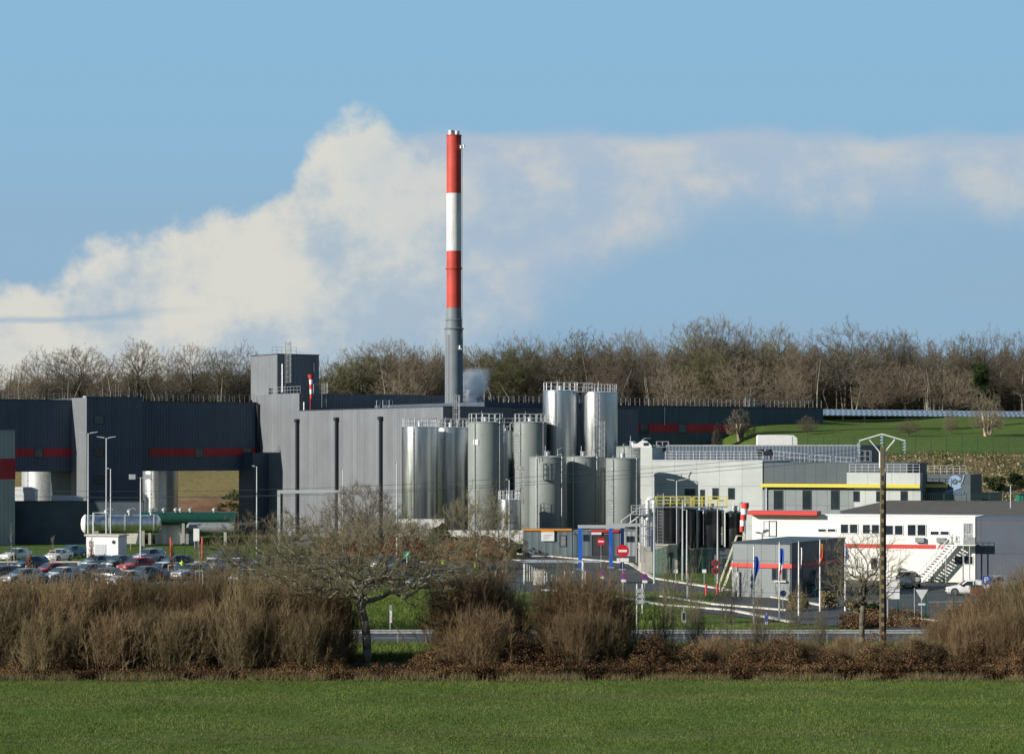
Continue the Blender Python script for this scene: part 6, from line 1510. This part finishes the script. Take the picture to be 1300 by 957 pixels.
def bush(label, px, pyb, pyt, Y, wpx, mat, n_, size, name='bush', seed=0, z=None, group=None):
    rn = np.random.default_rng(seed+int(px)); zg = hz(WX(px,Y),Y) if z is None else z; t = thing(name, label, 'bush', (WX(px,Y),Y,zg), group=group); w_ = wpx/2/FPX*Y; h = WZ(pyt,Y)-zg
    k_ = 26; a = rn.uniform(0,6.28,k_); rr = np.sqrt(rn.random(k_))*w_*.75; c = np.stack([rr*np.cos(a), rr*np.sin(a), h*(.15+.65*rn.random(k_)*(1-.4*(rr/w_)**2))],-1); v, f = leaves(c, min(w_,h)*.32, n_, size, rn, .8); np_mesh('foliage', v, f, M[mat], t)
    mb = MB(); [mb.tube([(0,0,-.1),tuple(c[i]*[1,1,.9])],[.03,.01],4,cap=False) for i in range(k_)]; mb.build('stems', M['bark'], t); return t
bush('dark green evergreen bush before the white wall block',560,715,660,297,34,'ever',9000,.25,z=1.5)
bush('lower dark evergreen bush right of the dark green one',585,715,684,297,30,'ever',7000,.25,z=1.5)
bush('rusty-leaved bush between the green sign and the yellow jacket',545,728,700,289,34,'copper',5000,.2)
bush('magenta-stemmed shrub on the bank behind the wide oak',483,700,692,300,18,'copper',2500,.2,z=2.2)
bush('rusty hedge plant right of the small green sign',530,726,706,288,22,'copper',3500,.2)
bush('dark evergreen bush behind the shelter',650,712,690,296,40,'ever',8000,.25,z=.6)
bush('yellow-green bush at the foot of the third flagpole',1013,778,748,200,34,'strawg',4500,.16)
bush('brown upright shrub left of the gnarled tree by the white building',1052,775,744,203,26,'strawg',4500,.16)
bush('dark green low shrub between the gnarled tree and the power pole',1106,785,762,194,22,'ever',5000,.14)
bush('pale brown shrub under the gnarled tree',1082,785,758,196,22,'strawg',4000,.15)
bush('dark green clump on the stony bank above the sheds',1262,620,600,344,30,'ever',3500,.2)
bush('green bramble clump on the stony bank near the right edge',1290,618,596,346,26,'ever',3500,.2)
# mulch and brambles on the right
def moundpts(px0, px1, Y0, Y1, h, n_, seed):
    rn = np.random.default_rng(seed); out = []
    for _ in range(n_):
        Y = rn.uniform(Y0,Y1); px = rn.uniform(px0,px1); e_ = math.sin(math.pi*(px-px0)/(px1-px0)); out.append((WX(px,Y),Y,h*e_*rn.random()))
    return out
patch('brown bark mulch bed between the power pole and the give-way sign', moundpts(1066,1182,180,193,.8,200,1), 'ground cover','brack', 14000,.15,'mulch_bed',2,.6,.35)
patch('red-brown bramble bank at the right edge before the yard', moundpts(1205,1340,182,196,1.6,240,3), 'ground cover','brack', 26000,.18,'bramble_bank',4,.8,.5)
# rocks and tufts on the stony bank
rn = np.random.default_rng(17); n_ = 5200; X = rn.uniform(24,85,n_); Y = rn.uniform(326,363,n_); Z = height(X,Y)
mb_v = []; r_ = rn.uniform(.06,.3,n_)**1.0
oc_ = np.array([[1,0,0],[0,1,0],[-1,0,0],[0,-1,0],[0,0,.8],[0,0,-.8]]); ft = np.array([[0,1,4],[1,2,4],[2,3,4],[3,0,4],[1,0,5],[2,1,5],[3,2,5],[0,3,5]])
V_ = np.stack([X,Y,Z],-1)[:,None,:]+oc_[None]*r_[:,None,None]*rn.uniform(.6,1.3,(n_,6,1)); F3 = (ft[None]+(np.arange(n_)*6)[:,None,None]).reshape(-1,3)
m_ = veg('bank_stones', [(0.10,0.08,0.05),(0.22,0.18,0.11),(0.33,0.28,0.19)]); tag(np_mesh('stones', V_.reshape(-1,3), F3, m_), 'pale stones and rubble on the steep bank right of the emblem wing', 'stones', kind='stuff')
n_ = 26000; X = rn.uniform(24,90,n_); Y = rn.uniform(324,366,n_); Z = height(X,Y); k_ = (np.sin(X*.7)+np.sin(Y*.9+X*.3)+rn.normal(0,.6,n_)) > .2; c = np.stack([X,Y,Z+.1],-1)[k_]
v, f = leaves(c, .25, 22000, .28, rn, .6); tag(np_mesh('bank_weeds', v, f, M['strawg']), 'dry weeds growing between the stones of the steep bank', 'weeds', kind='stuff')
v, f = leaves(c[::2], .3, 7000, .25, rn, .6); tag(np_mesh('bank_weeds', v, f, M['ivy']), 'green weeds growing between the stones of the steep bank', 'weeds', kind='stuff')
# left slope scrub
n_ = 300; X = rn.uniform(-62,-34,n_); Y = rn.uniform(402,420,n_); keep = (X > -52+ (Y-402)*.2); c = np.stack([X,Y,height(X,Y)+.2],-1)[keep]; v, f = leaves(c, .8, 6000, .35, rn, .5); tag(np_mesh('slope_scrub', v, f, M['ivy']), 'dark scrub on the earth slope seen through the gallery passage', 'scrub', kind='stuff')
# ---------------------------------------------------------------- the hedge
def shrub_mesh(seed, H, W_, ns, tw, rr=.013, fan=.55, side=9):
    rn = np.random.default_rng(seed); base = rn.normal(0,W_*(.24 if ns > 300 else .13),(ns,2)); az = rn.uniform(0,2*math.pi,ns); el = np.abs(rn.normal(0,fan,ns)).clip(0,1.15); L = H*rn.uniform(.55,1.05,ns)*(1-.25*el)
    d = np.stack([np.cos(az)*np.sin(el)*1.15, np.sin(az)*np.sin(el), np.cos(el)],-1); P = [np.concatenate([base,np.full((ns,1),-.2)],1)]; S = 4
    for s_ in range(S):
        d = d+rn.normal(0,.07,(ns,3))+[0,0,.10]; d /= np.linalg.norm(d,axis=1)[:,None]; P.append(P[-1]+d*(L/S)[:,None])
    parts = []
    def strips(p, q, r0, r1):
        dd = q-p; dd /= np.linalg.norm(dd,axis=1)[:,None]+1e-9; A = np.cross(dd,[.3,.9,.1]); A /= np.linalg.norm(A,axis=1)[:,None]+1e-9; B = np.cross(A,dd); m_ = len(p); vs = []
        for c_, r_ in ((p,r0),(q,r1)):
            for t_ in (0,2.094,4.189): vs.append(c_+(A*math.cos(t_)+B*math.sin(t_))*np.reshape(r_,(-1,1)))
        V_ = np.stack(vs,1).reshape(-1,3); o_ = (np.arange(m_)*6)[:,None]
        return V_, np.concatenate([o_+np.array(f_) for f_ in ([0,1,4],[0,4,3],[1,2,5],[1,5,4],[2,0,3],[2,3,5])])
    r_ = rr*rn.uniform(.7,1.5,ns)
    for s_ in range(S): parts.append(strips(P[s_],P[s_+1],r_*(1-s_/S*.8),r_*(1-(s_+1)/S*.8)))
    for s_ in range(1,S+1):
        for k_ in range(side//2 if s_ < 3 else side):
            f_ = rn.random((ns,1)); q = P[s_-1]*(1-f_)+P[s_]*f_; dd = P[s_]-P[s_-1]; dd /= np.linalg.norm(dd,axis=1)[:,None]; dd = dd+rn.normal(0,.42,(ns,3)); dd /= np.linalg.norm(dd,axis=1)[:,None]
            parts.append(strips(q, q+dd*(tw*rn.uniform(.5,1.4,(ns,1))), np.full(ns,.011), np.full(ns,.005)))
    return merge(parts)
SP = []
NS_ = (420,420,420,420,420,9,60,26); SD_ = (9,9,9,9,9,7,9,9)
for k_, (mt, fan) in enumerate((('twig_r',.34),('twig_b',.36),('twig_r',.46),('twig_b',.30),('twig_r',.4),('twig_p',.22),('twig_p',.5),('twig_o',.38))):
    v, f = shrub_mesh(200+k_, 5.0, 3.2 if k_ < 5 else 1.6, NS_[k_], .65, fan=fan, side=SD_[k_]); o = np_mesh('bare_shrub', v, f, M[mt]); SP.append([o, False])
def shrub(i, px, pyt, Y, wpx, label, zb=0.0, group='bare shrubs of the roadside hedge'):
    P_ = SP[i]; 
    if not P_[1]: o = P_[0]; P_[1] = True
    else: o = P_[0].copy(); COL.objects.link(o)
    zg = hz(WX(px,Y),Y)+zb; s_ = (WZ(pyt,Y)-zg)/4.1; sx = wpx/FPX*Y/4.6; o.location = (WX(px,Y),Y,zg); o.rotation_euler = (0,0,random.uniform(0,6.28)); o.scale = (sx,sx,s_); tag(o, label, 'shrub', group)
hedge = [(0,-10,752,146,110,'brown bare shrub at the extreme left of the hedge'),(1,38,748,149,90,'olive bare shrub under the near-black sport utility car'),(2,82,752,146,90,'russet bare shrub under the white hatchback at the left'),
(3,122,744,150,90,'tall straight-stemmed shrub below the white kiosk'),(0,160,748,147,90,'russet shrub just left of the floodlight post foot'),(1,205,750,150,90,'olive shrub right of the floodlight post foot'),
(2,245,744,147,86,'russet shrub under the worker by the silver van-like car'),(3,285,746,150,84,'straight-stemmed shrub under the white car by the right red post'),(1,322,748,146,84,'olive shrub below the white hatchback under the tree crown'),
(0,362,750,150,84,'russet shrub left of centre below the low crooked tree'),(4,398,756,147,80,'paler shrub below the left limbs of the wide oak'),(1,424,758,151,70,'olive shrub touching the left side of the oak trunk'),
(2,582,742,148,80,'russet shrub right of the grass gap behind the oak'),(0,620,738,150,84,'dense rust-coloured shrub below the multi-stemmed tree'),(3,655,775,149,50,'short shrub between the two tall rust-coloured clumps'),
(0,708,752,148,70,'rust-coloured shrub left of the big dark one in mid hedge'),(2,745,742,147,92,'big dark russet shrub in the middle of the hedge, below the blue posts'),(1,782,760,150,60,'olive shrub right of the big dark shrub, beside the finger-post frame'),
(6,840,775,150,60,'thin pale shrub below the black tanks'),(6,885,765,153,50,'thin wispy shrub below the orange posts'),(7,925,782,150,60,'low olive shrub before the guard rail, below the entrance block'),
(6,965,772,152,46,'wispy pale shrub before the first flagpole'),(7,1000,785,150,50,'low shrub before the second flagpole'),(6,1040,780,151,50,'wispy shrub left of the gnarled tree trunk'),
(2,1222,774,152,70,'brown shrub before the give-way sign and the white car'),(0,1265,754,149,80,'tall brown shrub at the right before the parking sign'),(1,1305,742,147,80,'tall olive shrub at the right edge of the hedge'),(4,1192,792,150,40,'small grey leafless shrub by the right end of the guard rail')]
for h_ in hedge: shrub(*h_)
under = [(3,8,775,143,80),(1,60,790,142,90),(0,100,780,143.5,80),(2,146,790,142.5,90),(1,186,785,143,80),(3,228,790,142,84),(0,268,780,143.5,80),(1,310,785,142,84),(2,352,785,143,84),(1,390,790,142,70),(0,408,812,142.5,55),(2,610,785,142,84),(0,730,790,142,70),(1,765,792,143,60),(2,1235,790,143,60),(0,1285,785,142,70)]
under += [(k_ % 5, px, 814+6*(k_ % 3), 144.5+(k_ % 2), 55) for k_, px in enumerate(range(655,1215,28))]
names_ = ['left edge','second hedge gap from the left','white hatchback','white kiosk','red tall car','left red marker post','worker by the red post','white car under the left crown','low crooked tree','left oak limbs','oak trunk','multi-stemmed tree','left blue post','finger-post frame','give-way sign','parking sign']+['shelter edge','shelter roof','cream cabinet','blue portal foot','no-parking signs','larger no-entry sign','concrete plinth','right no-parking sign','mesh fence','left number plate','slim verge posts','orange posts','pale steps','entrance block corner','first flagpole','second flagpole','third flagpole','fourth flagpole','gnarled tree crown','power pole foot'][:len(under)-16]
for u_, nm in zip(under, names_): shrub(u_[0], u_[1], u_[2], u_[3]+1.2, u_[4], 'lower front shrub at the hedge foot, below the '+nm, group='low front shrubs of the hedge')
# whips in the verge
for k_, (px, pyt, Y, lab) in enumerate(((160,722,170,'pale whippy sapling above the hedge left of the floodlight post'),(560,735,175,'whippy sapling left of the rust-coloured clump'),(690,700,190,'whippy sapling left of the blue portal foot'),(715,705,186,'whippy sapling below the left blue post'),(770,705,188,'whippy sapling between the blue posts'),(850,715,184,'whippy sapling by the mesh fence'),(880,700,186,'russet sapling right of the mesh fence'),(925,715,186,'whippy sapling at the foot of the pale steps'),(965,735,182,'whippy sapling left of the round blue sign'),(1010,742,180,'whippy sapling by the third flagpole'),(1150,770,176,'low whippy sapling right of the power pole'))):
    shrub((5,7)[k_ % 2], px, pyt, Y, 60, lab, group='young whippy saplings on the verge')
# bracken, straw and grass
rn = np.random.default_rng(31)
X = rn.uniform(-38,38,7000); Y = 140.6+np.abs(rn.normal(0,1.8,7000)); hh = (1.1+.6*np.sin(X*.9)+.5*np.sin(X*2.3+1))*np.clip((Y-140.6)/2.0,.25,1); Z = rn.random(7000)**.7*np.clip(hh,.5,1.7)
gx_ = np.interp(X/Y*3000+650,[0,470,490,545,575,1300],[.85,.85,.55,.8,1.5,1.5]); c = np.stack([X,Y,Z*gx_],-1); v, f = leaves(c,.3,340000,.085,rn,.7); tag(np_mesh('bracken', v, f, M['brack']), 'rust-brown dead bracken along the foot of the hedge', 'bracken', kind='stuff')
def blades(n_, X, Y, h0, h1, wd, mat, name, label, lean=.35, zf=True):
    Z = height(X,Y); h = rn.uniform(h0,h1,n_); a = rn.uniform(0,6.28,n_); dx = np.cos(a)*wd; dy = np.sin(a)*wd; lx = rn.normal(0,lean,n_)*h; ly = rn.normal(0,lean,n_)*h
    v = np.stack([np.stack([X-dx,Y-dy,Z-.01],-1),np.stack([X+dx,Y+dy,Z-.01],-1),np.stack([X+lx,Y+ly,Z+h],-1)],1).reshape(-1,3); o = np_mesh(name, v, np.arange(n_*3).reshape(-1,3), M[mat]); tag(o, label, 'grass', kind='stuff')
n_ = 60000; X = rn.uniform(-40,40,n_); Y = 139.8+np.abs(rn.normal(0,1.3,n_)); k_ = (np.sin(X*.8)+np.sin(X*2.1+1)+rn.normal(0,.8,n_)) > -.2; X = X[k_]; Y = Y[k_]; n_ = len(X); blades(n_,X,Y,.1,.6,.010,'strawg','straw_grass','straw-coloured rough grass at the front foot of the hedge')
n_ = 340000; Y = rn.uniform(101,140.5,n_); X = rn.uniform(-.225,.225,n_)*Y; dn_ = np.sin(X*.55+np.sin(Y*.3)*2)+np.sin(Y*.8+X*.25)+np.sin(X*1.7+Y*.9)+np.sin((X+.3*Y)*6)*.35+rn.normal(0,1.1,n_); tk_ = np.min([np.abs(Y-.10*X-o_) for o_ in (112.0,113.9,130.0,131.9)],0); k_ = (dn_ > -.9)&((tk_ > .22)|(rn.random(n_) < .25)); X = X[k_]; Y = Y[k_]; n_ = len(X); blades(n_,X,Y,.03,.14,.012,'blade','field_grass','short bright green grass of the field in the foreground',.5)
n_ = 22000; Y = rn.uniform(101,140.5,n_); X = rn.uniform(-.225,.225,n_)*Y; k_ = np.sin(X*.4+2)+np.sin(Y*.5)+rn.normal(0,.6,n_) > .3; X = X[k_]; Y = Y[k_]; n_ = len(X); blades(n_,X,Y,.05,.2,.012,'strawg','field_straw','scattered straw-coloured blades and stubble in the foreground field',.5)
n_ = 110000; Y = rn.uniform(152,166,n_); X = rn.uniform(-.225,.225,n_)*Y; blades(n_,X,Y,.1,.45,.02,'blade','verge_grass','rough green verge grass between the hedge and the guard rail',.5)
n_ = 120000; Y = rn.uniform(177,225,n_); X = rn.uniform(-.1,.12,n_)*Y; k_ = ~((Y > 184)&(X > 12)&(X>(Y-150)*.2+6)); X = X[k_]; Y = Y[k_]; n_ = len(X); blades(n_,X,Y,.1,.35,.02,'blade','lawn_grass','green lawn between the road and the works fence',.5)
